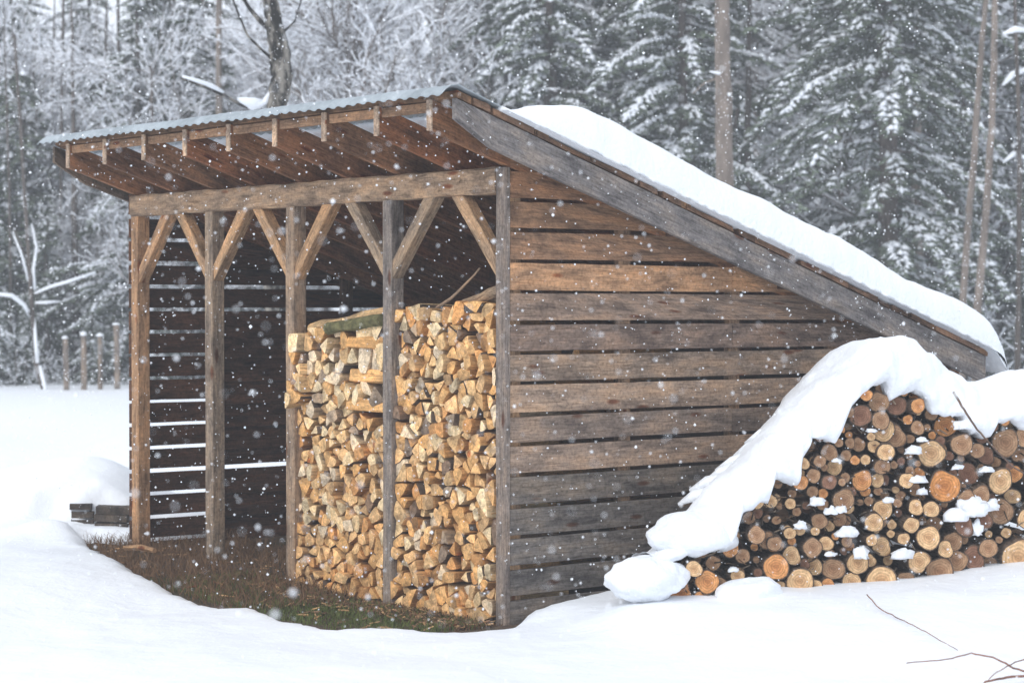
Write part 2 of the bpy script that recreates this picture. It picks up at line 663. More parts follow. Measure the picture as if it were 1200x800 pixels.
# knee braces
for (px_, dirs, c) in [(-3.72, (1,), (.45, .27, .15)), (-2.83, (-1, 1), (.46, .29, .165)), (-1.95, (-1, 1), (.46, .29, .165)), (-1.01, (-1, 1), (.32, .24, .17)), (-.05, (-1,), (.40, .27, .17))]:
    for dr in dirs:
        x0 = px_ + dr * .035
        x1 = px_ + dr * .36
        hw = .05
        b = MB()
        z0, z1 = 1.80, 2.172
        S = [(x0, .012, z0 - hw), (x0, .082, z0 - hw), (x0, .082, z0 + hw), (x0, .012, z0 + hw)]
        E = [(x1 + dr * hw, .012, z1), (x1 + dr * hw, .082, z1), (x1 - dr * hw, .082, z1), (x1 - dr * hw, .012, z1)]
        if dr < 0:
            S = [S[1], S[0], S[3], S[2]]
            E = [E[1], E[0], E[3], E[2]]
        b.hexa(S, E, tint=vary(c), nseg=4, c=.004, jit=.001)
        b.build('knee_brace', M_WOOD, shed)

# rafters, plumb cut at the front
ORF = .45
RB = 3.52
for i in range(9):
    x = -.0 - i * .467 - (.045 if i == 0 else .02)
    b = MB()
    t0 = vary([(.27, .13, .065), (.29, .12, .055), (.25, .13, .07), (.22, .105, .055)][i % 4], .15)
    hh = .150
    S = [(x + .04, -ORF, roofz(-ORF) - hh), (x, -ORF, roofz(-ORF) - hh), (x, -ORF, roofz(-ORF)), (x + .04, -ORF, roofz(-ORF))]
    E = [(x + .04, RB, roofz(RB) - hh), (x, RB, roofz(RB) - hh), (x, RB, roofz(RB)), (x + .04, RB, roofz(RB))]
    b.hexa(S, E, tint=t0, nseg=14, c=.003, jit=.001)
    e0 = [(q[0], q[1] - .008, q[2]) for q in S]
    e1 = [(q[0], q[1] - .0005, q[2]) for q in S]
    b.hexa(e0, e1, tint=vary((.50, .37, .27)), nseg=1, c=.003)  # light on the rafter end faces, put into a paler tint
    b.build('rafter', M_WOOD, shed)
    # blocking board between rafter ends
    if i < 8:
        xa, xb = x - .467 + (.025 if i == 0 else 0) + .042, x - .002
        b = MB()
        b.box(xa, xb, -ORF + .012, -ORF + .034, roofz(-ORF) - .062 + .004, roofz(-ORF) - .01, axis='x', tint=vary((.33, .20, .12)), nseg=3)
        b.build('blocking', M_WOOD, shed)
# rake boards on both sides
for sx, c in ((.150, (.205, .188, .182)), (-3.945, (.16, .12, .09))):
    b = MB()
    y0, y1, y2 = -ORF, -ORF + .22, RB + .02
    zt = lambda y: roofz(y) - .006
    A = [(sx + .03, y0, zt(y0) - .10), (sx, y0, zt(y0) - .10), (sx, y0, zt(y0)), (sx + .03, y0, zt(y0))]
    B = [(sx + .03, y1, zt(y1) - .158), (sx, y1, zt(y1) - .158), (sx, y1, zt(y1)), (sx + .03, y1, zt(y1))]
    Cc = [(sx + .03, y2, zt(y2) - .158), (sx, y2, zt(y2) - .158), (sx, y2, zt(y2)), (sx + .03, y2, zt(y2))]
    ox = R.getstate()
    b.hexa(A, B, tint=c, nseg=3, c=.002)
    n0 = len(b.v)
    b.hexa(B, Cc, tint=c, nseg=26, c=.002, jit=.0012)
    off = np.array(b.g[n0 - 8]) - np.array(b.g[n0])
    for k in range(n0, len(b.g)):
        b.g[k] = tuple(np.array(b.g[k]) + off)
    b.build('rake_board', M_WOOD, shed)
# outrigger blocks that carry the rake board
b = MB()
for y in (.25, 1.1, 1.95, 2.8, 3.4):
    b.box(-.003, .149, y, y + .04, roofz(y) - .13, roofz(y + .04) - .01, axis='x', tint=DARKB)
b.build('outrigger', M_WOOD, shed)
# purlins on top of the rafters
for k, y in enumerate(np.arange(-.44, 3.5, .49)):
    b = MB()
    h0 = roofz(y) + .002
    dz = -SL_ * .09
    S = [(-3.93, y, h0), (-3.93, y + .09, h0 + dz), (-3.93, y + .09, h0 + dz + .034), (-3.93, y, h0 + .034)]
    E = [(.172, a, z) for _, a, z in S]
    b.hexa(S, E, tint=vary((.20, .115, .065)), nseg=30, jit=.0015)
    b.build('purlin', M_ROUGH, shed)
# rough decking edge under the roofing along the near rake
b = MB()
y = -.34
while y < 3.45:
    l = R.uniform(.10, .40)
    if R.random() < .93:
        y1 = min(y + l, 3.5)
        t_ = R.uniform(.024, .040)
        S = [(.182, y, roofz(y) + .002), (.10, y, roofz(y) + .002), (.10, y, roofz(y) + t_), (.182 + R.uniform(-.01, .004), y, roofz(y) + t_)]
        E = [(.182, y1, roofz(y1) + .002), (.10, y1, roofz(y1) + .002), (.10, y1, roofz(y1) + t_), (.182 + R.uniform(-.01, .004), y1, roofz(y1) + t_)]
        b.hexa(S, E, tint=vary((.19, .115, .075), .4), nseg=4, jit=.004)
    y += l + R.uniform(.0, .05)
b.build('rake_shingle', M_ROUGH, shed)

# corrugated metal with its front edge turned down
xs = np.arange(-3.985, .200, .0125)
ys = [-.54, -.515, -.48, -.44, -.40, 0, 1.0, 2.0, 3.0, 3.56]
zs = [2.615, 2.638, 2.656, 2.664, 2.662] + [roofz(v) + .052 for v in ys[5:]]
zs[3] = 2.668
zs[4] = roofz(-.40) + .055
zs[3] = roofz(-.44) + .062
zs[2] = zs[3] - .006
zs[1] = zs[3] - .026
zs[0] = zs[3] - .052
V, tv = [], []
for a, z in zip(ys, zs):
    for i, x in enumerate(xs):
        w = math.sin(2 * math.pi * x / .088)
        w = math.copysign(abs(w) ** .6, w) * .0048
        V.append((x, a - w * .5 * (a < -.45) + .004 * noise.noise((x * 2, a, 0)), z + w + (.006 * noise.noise((x * 3, a * 3, 4)) if a < -.4 else 0)))
nx = len(xs)
Fa = []
for j in range(len(ys) - 1):
    for i in range(nx - 1):
        Fa.append((j * nx + i, j * nx + i + 1, (j + 1) * nx + i + 1, (j + 1) * nx + i))
roof = link('metal_roofing', mesh_np('metal_roofing', V, Fa, [M_METAL], True), shed)
so_ = roof.modifiers.new('thick', 'SOLIDIFY')
so_.thickness = .0015

# board walls
side_cols = {0: (.165, .145, .13), 1: (.15, .135, .125), 2: (.18, .16, .145), 3: (.17, .15, .135), 4: (.175, .15, .13), 5: (.34, .25, .19), 6: (.235, .18, .145),
             7: (.36, .26, .19), 8: (.27, .20, .15), 9: (.23, .165, .13), 10: (.28, .20, .15), 11: (.47, .275, .155), 12: (.28, .165, .10), 13: (.28, .16, .092),
             14: (.28, .15, .083), 15: (.27, .14, .075)}


def wall_boards(x0, x1, cols, zbase, ys0=.036, pitch=.154, gap=.020, split=True):
    b = MB()
    k = 0
    z0 = -.03
    while z0 < 2.42:
        z1 = zbase + pitch * k - gap / 2 + R.uniform(-.006, .003)
        zz1 = z1
        y_b = min(D, (roofz(0) - .01 - z0) / SL_)
        y_t = min(D, (roofz(0) - .01 - zz1) / SL_)
        if y_b < .1: break
        if y_t < ys0 + .02:
            y_t = ys0 + .02
            zz1 = roofz(y_t) - .01
        jj = R.uniform(-.006, .006)
        c = cols(k)
        # upper boards in two lengths, butted over a stud
        cuts = [ys0]
        if split and y_b > 2.2 and R.random() < .35: cuts.append(1.6)
        cuts.append(None)
        for q in range(len(cuts) - 1):
            a = cuts[q] + (.002 if q else 0)
            bb = cuts[q + 1]
            eb, et = (y_b, y_t) if bb is None else (bb - .002, bb - .002)
            S = [(x1, a, z0), (x0, a, z0), (x0, a, zz1), (x1, a, zz1)]
            E = [(x1, eb, z0 + jj), (x0, eb, z0 + jj), (x0, et, zz1 + jj), (x1, et, zz1 + jj)]
            b.hexa(S, E, tint=vary(c, .06 + .1 * q), nseg=16, c=.002, jit=.0013, bow=.003)
        z0 = zbase + pitch * k + gap / 2 + R.uniform(-.002, .003)
        k += 1
    return b


wall_boards(-.028, -.004, lambda k: side_cols.get(k, BROWN), .138).build('side_wall', M_WOOD, shed)
wall_boards(-3.792, -3.768, lambda k: vary((.095, .044, .024), .2), .118, ys0=0.0, gap=.022, pitch=.147, split=False).build('side_wall', M_WOOD, shed)  # far wall: the shade inside the shed is put into the dark tint
# inner lining strips over the deeper part of the far wall
b = MB()
for k in range(15):
    z = .118 + .147 * k
    if k in (3, 10, 11): continue
    b.box(-3.765, -3.745, .60 + R.uniform(-.02, .05), 3.0, z - .035, z + .035, axis='y', tint=vary((.085, .04, .022)), nseg=4)  # tint darkened to carry the interior shade as well
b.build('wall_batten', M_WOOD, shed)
# back wall
b = MB()
z0 = -.03
for k in range(10):
    z1 = .138 + .154 * k - .008
    if z1 > 1.42: break
    b.box(-3.74, -.04, D, D + .022, z0, z1, axis='x', tint=vary((.06, .034, .022), .2), nseg=12, jit=.0005)  # near-black tint holds the shade of the shed's depth
    z0 = z1 + .001
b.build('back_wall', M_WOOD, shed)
for xs_ in ((-.072, -.031), (-3.765, -3.724)):
    for y in ((.57 if xs_[0] < -1 else .79), 1.60, 2.40, 3.06):
        b = MB()
        b.box(xs_[0], xs_[1], y, y + .085, -.05, roofz(y + .085) - .012, tint=vary((.10, .06, .04) if xs_[0] < -1 else (.3, .2, .13)), nseg=6)  # far studs tinted darker than near ones, interior shade painted in
        b.build('stud', M_WOOD, shed)

# ------------------------------------------------------------------ firewood in the shed (a Voronoi packing of split pieces)
ORNG = [(.80, .48, .21), (.76, .44, .18), (.84, .55, .27), (.66, .35, .14), (.78, .50, .25)]
PALE = [(.88, .70, .44), (.85, .63, .36), (.84, .68, .48)]
GREYW = [(.36, .27, .20), (.28, .19, .13), (.44, .33, .23)]


def clip_poly(P, mid, n):
    out = []
    for i in range(len(P)):
        a, b = P[i], P[(i + 1) % len(P)]
        da, db = (a - mid) @ n, (b - mid) @ n
        if da <= 0: out.append(a)
        if (da < 0) != (db < 0):
            out.append(a + (b - a) * (da / (da - db)))
    return out


def cells(x0, x1, ztop, zbot, dx, dz, skip=None, jit=.46):
    pts = []
    row = 0
    z = zbot + dz * .5
    while z < 2:
        x = x0 + dx * (.25 if row % 2 else .7)
        while x < x1 + .02:
            q = np.array([x + R.uniform(-jit, jit) * dx, z + R.uniform(-jit, jit) * dz])
            if q[1] < ztop(q[0]) - .02 and x0 < q[0] < x1 and not (skip and skip(q[0], q[1])):
                pts.append(q)
            x += dx
        z += dz
        row += 1
    pts = np.array(pts)
    res = []
    for i, q in enumerate(pts):
        h = .09
        P = [q + np.array(v) for v in ((-h, -h), (h, -h), (h, h), (-h, h))]
        dd = np.hypot(*(pts - q).T)
        for j in np.argsort(dd)[1:16]:
            if dd[j] > .3: break
            P = clip_poly(P, (q + pts[j]) / 2, (pts[j] - q) / dd[j])
            if len(P) < 3: break
        for mid, n in (((x0, 0), (-1, 0)), ((x1, 0), (1, 0)), ((0, zbot), (0, -1))):
            P = clip_poly(P, np.array(mid, float), np.array(n, float))
        tz = ztop(q[0])
        P = clip_poly(P, np.array([q[0], tz]), np.array([0, 1.0]))
        if len(P) < 3: continue
        P = np.array(P)
        # split wood has three to five corners: merge the shortest edges
        target = R.choice([3, 3, 4, 4, 5])
        while len(P) > target:
            e = np.hypot(*(np.roll(P, -1, 0) - P).T)
            k = int(np.argmin(e))
            k2 = (k + 1) % len(P)
            P[k] = (P[k] + P[k2]) / 2
            P = np.delete(P, k2, 0)
        if skip and skip(*P.mean(0)): continue
        area = .5 * abs(np.sum(P[:, 0] * np.roll(P[:, 1], -1) - P[:, 1] * np.roll(P[:, 0], -1)))
        if area < .0008: continue
        res.append((P, area))
    return res


def split_piece(P, L, tints):
    """prism along +Y with rough split sides, rounded corners; origin at its centre"""
    c = P.mean(0)
    Q = (P - c)
    if np.sum(Q[:, 0] * np.roll(Q[:, 1], -1) - Q[:, 1] * np.roll(Q[:, 0], -1)) < 0: Q = Q[::-1]
    ring = []
    k = len(Q)
    for i in range(k):
        a, p0, n0 = Q[i - 1], Q[i], Q[(i + 1) % k]
        da, dn = a - p0, n0 - p0
        ca, cn = min(.007, np.hypot(*da) * .2), min(.007, np.hypot(*dn) * .2)
        ring.append(p0 + da / max(np.hypot(*da), 1e-6) * ca)
        ring.append(p0 + dn / max(np.hypot(*dn), 1e-6) * cn)
        m_ = (p0 + n0) / 2
        nn = np.array([dn[1], -dn[0]]) / max(np.hypot(*dn), 1e-6)
        ring.append(m_ + nn * R.uniform(-.004, .009))
    ring = np.array(ring)
    nr = len(ring)
    V, g, Fa, mi, tt = [], [], [], [], []
    tw = R.uniform(-.12, .12)
    off = (R.uniform(0, 40), R.uniform(0, 40), R.uniform(0, 40))
    tap = R.uniform(.82, 1.06)
    st = [0, .012, L * .35, L * .7, L]
    for j, y in enumerate(st):
        q = y / L
        s = (1 + (tap - 1) * q) * (.95 if j == 0 else 1)
        a = tw * q
        for v in ring:
            x, z = v * s
            V.append((x * math.cos(a) - z * math.sin(a) + (R.uniform(-.003, .003) if 1 < j < 4 else 0), y, x * math.sin(a) + z * math.cos(a)))
            g.append((y + off[0], v[0] + off[1], v[1] + off[2]))
            tt.append(tints[0])
    bark = R.randrange(k) if R.random() < .45 else -1
    for j in range(len(st) - 1):
        for i in range(nr):
            a, b_ = j * nr + i, j * nr + (i + 1) % nr
            Fa.append((a, b_, b_ + nr, a + nr))
            mi.append(1 if (bark >= 0 and (i // 3) == bark and i % 3 > 0) else 0)
    # end faces with their own vertices so that the end grain differs
    for end, y, s in ((0, 0, .95), (1, L, tap)):
        b0 = len(V)
        a = tw * end
        sl_ = R.uniform(-.12, .12)
        for v in ring:
            x, z = v * s
            V.append((x * math.cos(a) - z * math.sin(a), y, x * math.sin(a) + z * math.cos(a)))
            g.append((v[0] * .12 + off[0] + 3, v[1] * .5 + off[1], v[0] * .5 + off[2]))
            tt.append(tints[1])
        V.append((0, y - (.004 if end == 0 else -.004), 0))
        g.append((off[0] + 3, off[1], off[2]))
        tt.append(tints[1])
        for i in range(nr):
            f = (b0 + i, b0 + (i + 1) % nr, b0 + nr)
            Fa.append(f if end else f[::-1])
            mi.append(0)
    # outward orientation
    V = np.array(V)
    return V, [tuple(reversed(f)) for f in Fa], mi, tt, g


def band(z):
    return ('bottom rows' if z < .25 else 'below knee height' if z < .5 else 'just below middle' if z < .75 else 'half way up' if z < .95 else
            'just above middle' if z < 1.15 else 'upper rows' if z < 1.38 else 'top rows')


def tone(c):
    return 'pale' if c in PALE else 'brown' if c in GREYW else 'honey'


def skip3(x, z):                  # crosswise crib pieces sit here
    return x > -1.44 and (1.36 < z < 1.445 or 1.19 < z < 1.27 or 1.02 < z < 1.10)


cl = []
for side, x0, x1, ztop, zbot, sk in (
        ('left', -1.925, -1.052, lambda x: 1.46 + (x + 1.9) * .10 + .02 * math.sin(x * 17), .015, skip3),
        ('right', -.968, -.120, lambda x: 1.585 + (x + .97) * .06 + .025 * math.sin(x * 13), .0, None)):
    for P, a in cells(x0, x1, ztop, zbot, .080, .061, sk):
        cl.append((a, side, x0, x1, P))
cl.sort(key=lambda q: -q[0])
rest = MB()
for i, (a, side, x0, x1, P) in enumerate(cl):
    c = P.mean(0)
    pr = R.random()
    if side == 'left':
        col = R.choice(PALE) if pr < .5 else R.choice(ORNG) if pr < .95 else R.choice(GREYW)
        if c[1] < .35: col = R.choice(ORNG)
    else:
        col = R.choice(ORNG) if pr < .74 else R.choice(PALE) if pr < .94 else R.choice(GREYW)
    wide, tall = np.ptp(P[:, 0]), np.ptp(P[:, 1])
    P = c + (P - c) * R.uniform(.94, 1.12)
    th = R.uniform(-.06, .06)
    L = R.uniform(.36, .42)
    V, Fa, mi, tt, g = split_piece(P, L, ((.74, .70, .66), (1, 1, 1)))
    y0 = .03 + R.uniform(-.02, .026)
    if side == 'left' and c[0] < -1.80 and c[1] > 1.05: y0 -= .07
    if c[1] < .5: y0 -= .035 * (1 - c[1] / .5)
    if i < 296:
        me = mesh_np('split_log', V, Fa, [M_SPLIT, M_LOGBARK], False, mi, tt, g)
        o = link('split_log', me)
        o.location = sw(c[0], y0, c[1])
        o.rotation_euler = (R.uniform(-.07, .07), R.uniform(-.3, .3), ROT + R.uniform(-.16, .16))
        o.color = (*vary(tuple(v * .88 for v in col), .16), 1)
        k = (c[0] - x0) / (x1 - x0)
        hpos = 'against left post' if k < .18 else 'left of centre' if k < .42 else 'at centre' if k < .58 else 'right of centre' if k < .82 else 'against right post'
        shp = 'large' if a > .0068 else 'small' if a < .0046 else ('flat' if wide > tall * 1.35 else 'upright' if tall > wide * 1.1 else 'wedged')
        props(o, f'{shp} {tone(col)} split log, {side} stack, {band(c[1])}, {hpos}', 'firewood', f'split logs in the {side} firewood stack')
    else:
        b0 = len(rest.v)
        rr = R.uniform(-.2, .2)
        for q, v in enumerate(V):
            x, y = v[0] * math.cos(rr) - v[1] * math.sin(rr), v[0] * math.sin(rr) + v[1] * math.cos(rr)
            rest.v.append(sw(c[0] + x, y0 + .02 + y, c[1] + v[2]))
            rest.t.append(tuple(np.array(col) * np.array(tt[q])))
            rest.g.append(g[q])
        for f, q in zip(Fa, mi):
            rest.f.append(tuple(b0 + n for n in f))
            rest.m.append(q)
# a second and third row of wood behind, seen only through the cracks
for k in range(170):
    x = R.uniform(-1.85, -.2)
    z = R.uniform(.1, 1.45)
    y = R.choice((.52, .95))
    q = np.array([[-.05, -.04], [.05, -.045], [.0, .05]]) * R.uniform(.9, 1.3)
    V, Fa, mi, tt, g = split_piece(q, .38, ((.74, .70, .66), (1, 1, 1)))
    b0 = len(rest.v)
    for q_, v in enumerate(V):
        rest.v.append(sw(x + v[0], y + v[1], z + v[2]))
        rest.t.append(tuple(np.array(ORNG[0]) * np.array(tt[q_])))
        rest.g.append(g[q_])
    for f, q_ in zip(Fa, mi):
        rest.f.append(tuple(b0 + n for n in f))
        rest.m.append(q_)
o = rest.build('small_firewood', [M_WOOD, M_LOGBARK])
props(o, 'small split pieces filling the gaps of both firewood stacks', 'firewood', kind='stuff')

# crosswise crib pieces and the long ones on top
n_cross = 0
for z, cnt in ((1.06, 2), (1.23, 2), (1.405, 2)):
    for k in range(cnt):
        P = np.array([[-.045, -.036], [.045, -.04], [.04, .03], [-.03, .04]]) * R.uniform(.9, 1.05)
        L = R.uniform(.34, .38)
        V, Fa, mi, tt, g = split_piece(P, L, ((.95, .92, .88), (1, 1, 1)))
        col = R.choice(PALE + ORNG)
        o = link('split_log', mesh_np('split_log', V, Fa, [M_SPLIT, M_LOGBARK], False, mi, tt, g))
        o.location = sw(-1.062, .06 + .12 * k, z + R.uniform(-.005, .005))
        o.rotation_euler = (0, R.uniform(-.06, .06), ROT + math.pi / 2 + R.uniform(-.04, .04))
        o.color = (*vary(col, .1), 1)
        nm = {1.06: 'lowest', 1.23: 'middle', 1.405: 'topmost'}[z]
        props(o, f'{tone(col)} split log laid crosswise in the {nm} crosswise layer of the left stack, {"front" if k == 0 else "rear"} one', 'firewood', 'crosswise logs in the left firewood stack')


def long_log(p0, p1, r, col, label, moss=False, n=9):
    """a half-round split log or pole lying on the stack"""
    b = MB()
    p0, p1 = Vector(p0), Vector(p1)
    pts = [p0.lerp(p1, k / 6) + Vector((0, 0, r * .12 * math.sin(k * 1.7))) for k in range(7)]
    b.tube([sw(*p) for p in pts], [r * (1 + .06 * math.sin(k * 2.3)) for k in range(7)], n=n, tint=col, jit=.14)
    o = b.build('split_log', [M_MOSS if moss else M_WOOD])
    props(o, label, 'firewood')
    return o


long_log((-1.86, .09, 1.475), (-1.06, .06, 1.575), .032, (.62, .42, .22), 'long pale split log lying crosswise on top of the left stack')
long_log((-1.60, .03, 1.480), (-1.05, .00, 1.535), .034, (.3, .24, .17), 'mossy green and grey bark log on top of the left stack', moss=True)
long_log((-.52, .12, 1.60), (-.06, .05, 1.70), .028, (.30, .22, .15), 'grey-brown pole lying on the top right of the right stack')
long_log((-.62, .2, 1.60), (-.10, .16, 1.665), .03, (.35, .25, .16), 'weathered split log under the pole on top of the right stack')
b = MB()
a = Vector((-.72, .10, 1.585))
c_ = Vector((-.33, .10, 1.80))
pts = [a.lerp(c_, k / 8) + Vector((0, 0, -.02 * math.sin(k / 8 * 3.1) + R.uniform(-.003, .003))) for k in range(9)]
b.tube([sw(*q) for q in pts], [.011 - .0008 * k for k in range(9)], n=6, tint=(.28, .20, .14))
props(b.build('stick', M_WOOD), 'thin bent stick poking up from the top of the right stack', 'stick')

# ------------------------------------------------------------------ round-log pile
def log_mesh(seed):
    """unit log: radius 1 in XZ, from y=0 (front end) to y=1"""
    rr = random.Random(seed)
    n = 22
    ph = [rr.uniform(0, 6.3) for _ in range(4)]
    am = [rr.uniform(.02, .12), rr.uniform(0, .09), rr.uniform(0, .05), .025]
    rad = [1 + sum(am[q] * math.sin((q + 2) * 2 * math.pi * k / n + ph[q]) for q in range(4)) for k in range(n)]
    V, Fa, mi = [], [], []
    st = [(0, .90), (.0, .985), (.03, 1.0), (.3, 1.0), (.65, .99), (1.0, .97)]
    for j, (y, s) in enumerate(st):
        for k in range(n):
            a = 2 * math.pi * k / n
            q = s * rad[k] * (1 + (rr.uniform(-.035, .035) if j > 1 else 0))
            V.append((q * math.cos(a), y, q * math.sin(a)))
    for j in range(len(st) - 1):
        for k in range(n):
            Fa.append((j * n + k, (j + 1) * n + k, (j + 1) * n + (k + 1) % n, j * n + (k + 1) % n))
            mi.append(1 if j else 1)
    V.append((0, -.004, 0))
    for k in range(n):
        Fa.append((k, (k + 1) % n, len(V) - 1))
        mi.append(0)
    Fa.append(tuple((len(st) - 1) * n + k for k in reversed(range(n))))
    mi.append(0)
    return mesh_np('log', V, Fa, [M_LOGEND, M_LOGBARK], False, mi)


LOGM = [log_mesh(k) for k in range(14)]
CC = {'t': (.62, .42, .24), 'o': (.62, .30, .12), 'O': (.58, .26, .09), 'b': (.36, .22, .13), 'r': (.22, .115, .075)}
CN = {'t': 'tan', 'o': 'orange', 'O': 'bright orange', 'b': 'brown', 'r': 'dark red-brown'}
L6 = [(25,640,38,'o'),(85,603,28,'t'),(20,422,20,'t'),(85,430,17,'t'),(10,560,22,'b'),(38,567,18,'b'),(72,520,16,'t'),(108,515,18,'t'),(145,575,30,'b'),(195,562,22,'t'),
(167,642,28,'t'),(223,648,32,'b'),(105,688,40,'t'),(155,703,20,'t'),(218,505,18,'t'),(100,355,22,'o'),(110,293,18,'t'),(162,285,18,'b'),(210,258,25,'b'),(150,335,22,'b'),
(195,355,22,'r'),(238,355,12,'b'),(238,310,24,'t'),(270,268,16,'b'),(322,352,30,'o'),(330,282,16,'t'),(362,238,20,'t'),(385,255,27,'t'),(398,185,36,'t'),(440,205,34,'b'),
(378,150,28,'b'),(318,135,32,'r'),(328,65,18,'o'),(378,90,30,'b'),(440,100,30,'r'),(487,100,22,'o'),(503,175,22,'b'),(543,260,40,'t'),(612,170,35,'o'),(638,230,32,'b'),
(565,130,20,'b'),(585,370,48,'O'),(767,352,38,'t'),(800,225,42,'b'),(785,455,42,'b'),(862,480,34,'t'),(825,610,56,'t'),(457,350,24,'t'),(383,352,22,'t'),(385,305,24,'b'),
(243,415,32,'b'),(284,445,19,'t'),(390,450,32,'t'),(343,490,28,'t'),(335,548,18,'t'),(388,573,29,'t'),(440,543,18,'t'),(415,530,12,'t'),(380,520,11,'t'),(425,500,15,'t'),
(468,498,24,'t'),(488,440,23,'t'),(531,445,24,'t'),(520,540,35,'t'),(578,578,25,'t'),(615,555,30,'b'),(490,620,32,'t'),(300,628,34,'t'),(345,620,20,'t'),(283,692,30,'t'),
(368,685,46,'t'),(455,682,25,'b'),(568,655,42,'b'),(630,620,33,'b'),(685,610,38,'r'),(722,575,30,'b'),(650,415,30,'b'),(395,492,18,'b'),(255,485,20,'b'),(270,555,18,'b'),
(680,330,34,'r'),(700,400,30,'b'),(715,480,30,'r'),(640,500,32,'r'),(755,640,30,'b'),(745,270,26,'r'),(570,500,26,'b'),(690,250,24,'b')]
L8 = [(260,672,20,'t'),(298,708,28,'o'),(235,742,30,'O'),(288,756,20,'o'),(380,692,18,'t'),(428,578,22,'b'),(468,595,20,'b'),(500,610,18,'o'),(485,490,16,'t'),(430,535,15,'b'),
(555,435,18,'o'),(565,383,14,'t'),(605,378,16,'b'),(530,575,15,'t'),(375,620,20,'o'),(330,660,18,'b'),(340,720,20,'b'),(410,640,18,'b')]
spots = [(x / 2.857 + 900, y / 2.857 + 440, r / 2.857, c) for x, y, r, c in L6] + [(x / 2.352 + 700, y / 2.352 + 380, r / 2.352, c) for x, y, r, c in L8]

SLc = [(20, 700), (60, 680), (110, 655), (240, 645), (345, 628), (372, 590), (385, 530), (415, 522), (440, 500), (465, 495), (472, 430), (495, 425), (545, 442), (552, 385), (585, 305), (620, 320), (650, 332), (675, 270), (690, 225), (720, 190),
       (765, 165), (790, 158), (803, 205), (835, 195), (870, 182), (895, 205), (920, 240), (960, 245), (1000, 252), (1012, 305), (1045, 315), (1075, 312), (1092, 272), (1130, 262), (1176, 290), (1260, 280), (1400, 330), (1600, 420)]
STc = [(20, 668), (60, 650), (100, 640), (170, 585), (240, 512), (330, 430), (430, 322), (520, 232), (600, 163), (660, 110), (720, 60), (790, 38), (850, 58), (920, 105), (1000, 165), (1035, 187), (1080, 152), (1130, 135), (1176, 130), (1260, 125), (1400, 190), (1600, 330)]
SLp = [(x / 2.352 + 700, y / 2.352 + 380) for x, y in SLc]
STp = [(x / 2.352 + 700, y / 2.352 + 380) for x, y in STc]


def plane_u(x, y, v=0.0):
    q = at_plane(x, y, PP - PN * v, PN)
    e = q - (PP - PN * v)
    return e.dot(PD), q.z


SLu = np.array([plane_u(x, y) for x, y in SLp])
STu = np.array([plane_u(x, y, .2) for x, y in STp])
sl_at = lambda u: float(np.interp(u, SLu[:, 0], SLu[:, 1]))
st_at = lambda u: float(np.interp(u, STu[:, 0], STu[:, 1]))

placed = []
for x, y, r, c in spots:
    u, z = plane_u(x, y)
    placed.append([u, z, r * 1.20 * 11.15 / F, c, R.uniform(-.05, .05), x, y])
n_hand = len(placed)
tries = 0
while tries < 9000 and len(placed) < n_hand + 215:
    tries += 1
    u = R.uniform(.22, 3.3)
    z = R.uniform(.1, 1.3)
    r = R.choice([R.uniform(.018, .03), R.uniform(.025, .045)])
    if u > 2.35: r = R.uniform(.035, .08)
    if z > sl_at(u) + .03 - (0 if u > .5 else .04): continue
    if all(math.hypot(u - q[0], z - q[1]) > (r + q[2]) * .85 for q in placed):
        placed.append([u, z, r, R.choice('tbbbborr' if r < .04 else 'tbo'), R.uniform(.0, .08), None, None])
front = len(placed)
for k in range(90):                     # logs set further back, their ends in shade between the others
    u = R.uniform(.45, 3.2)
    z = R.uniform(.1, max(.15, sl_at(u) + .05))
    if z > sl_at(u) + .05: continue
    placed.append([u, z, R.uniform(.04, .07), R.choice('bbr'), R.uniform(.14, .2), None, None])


def where_px(x, y):
    col = ('low end by the shed wall' if x < 870 else 'left flank' if x < 950 else 'left of centre' if x < 1005 else
           'under the snow peak' if x < 1060 else 'right of the peak' if x < 1110 else 'right flank' if x < 1160 else 'far right')
    row = ('top rows' if y < 510 else 'upper part' if y < 560 else 'mid height' if y < 610 else 'lower part' if y < 655 else 'bottom row')
    return col + ', ' + row


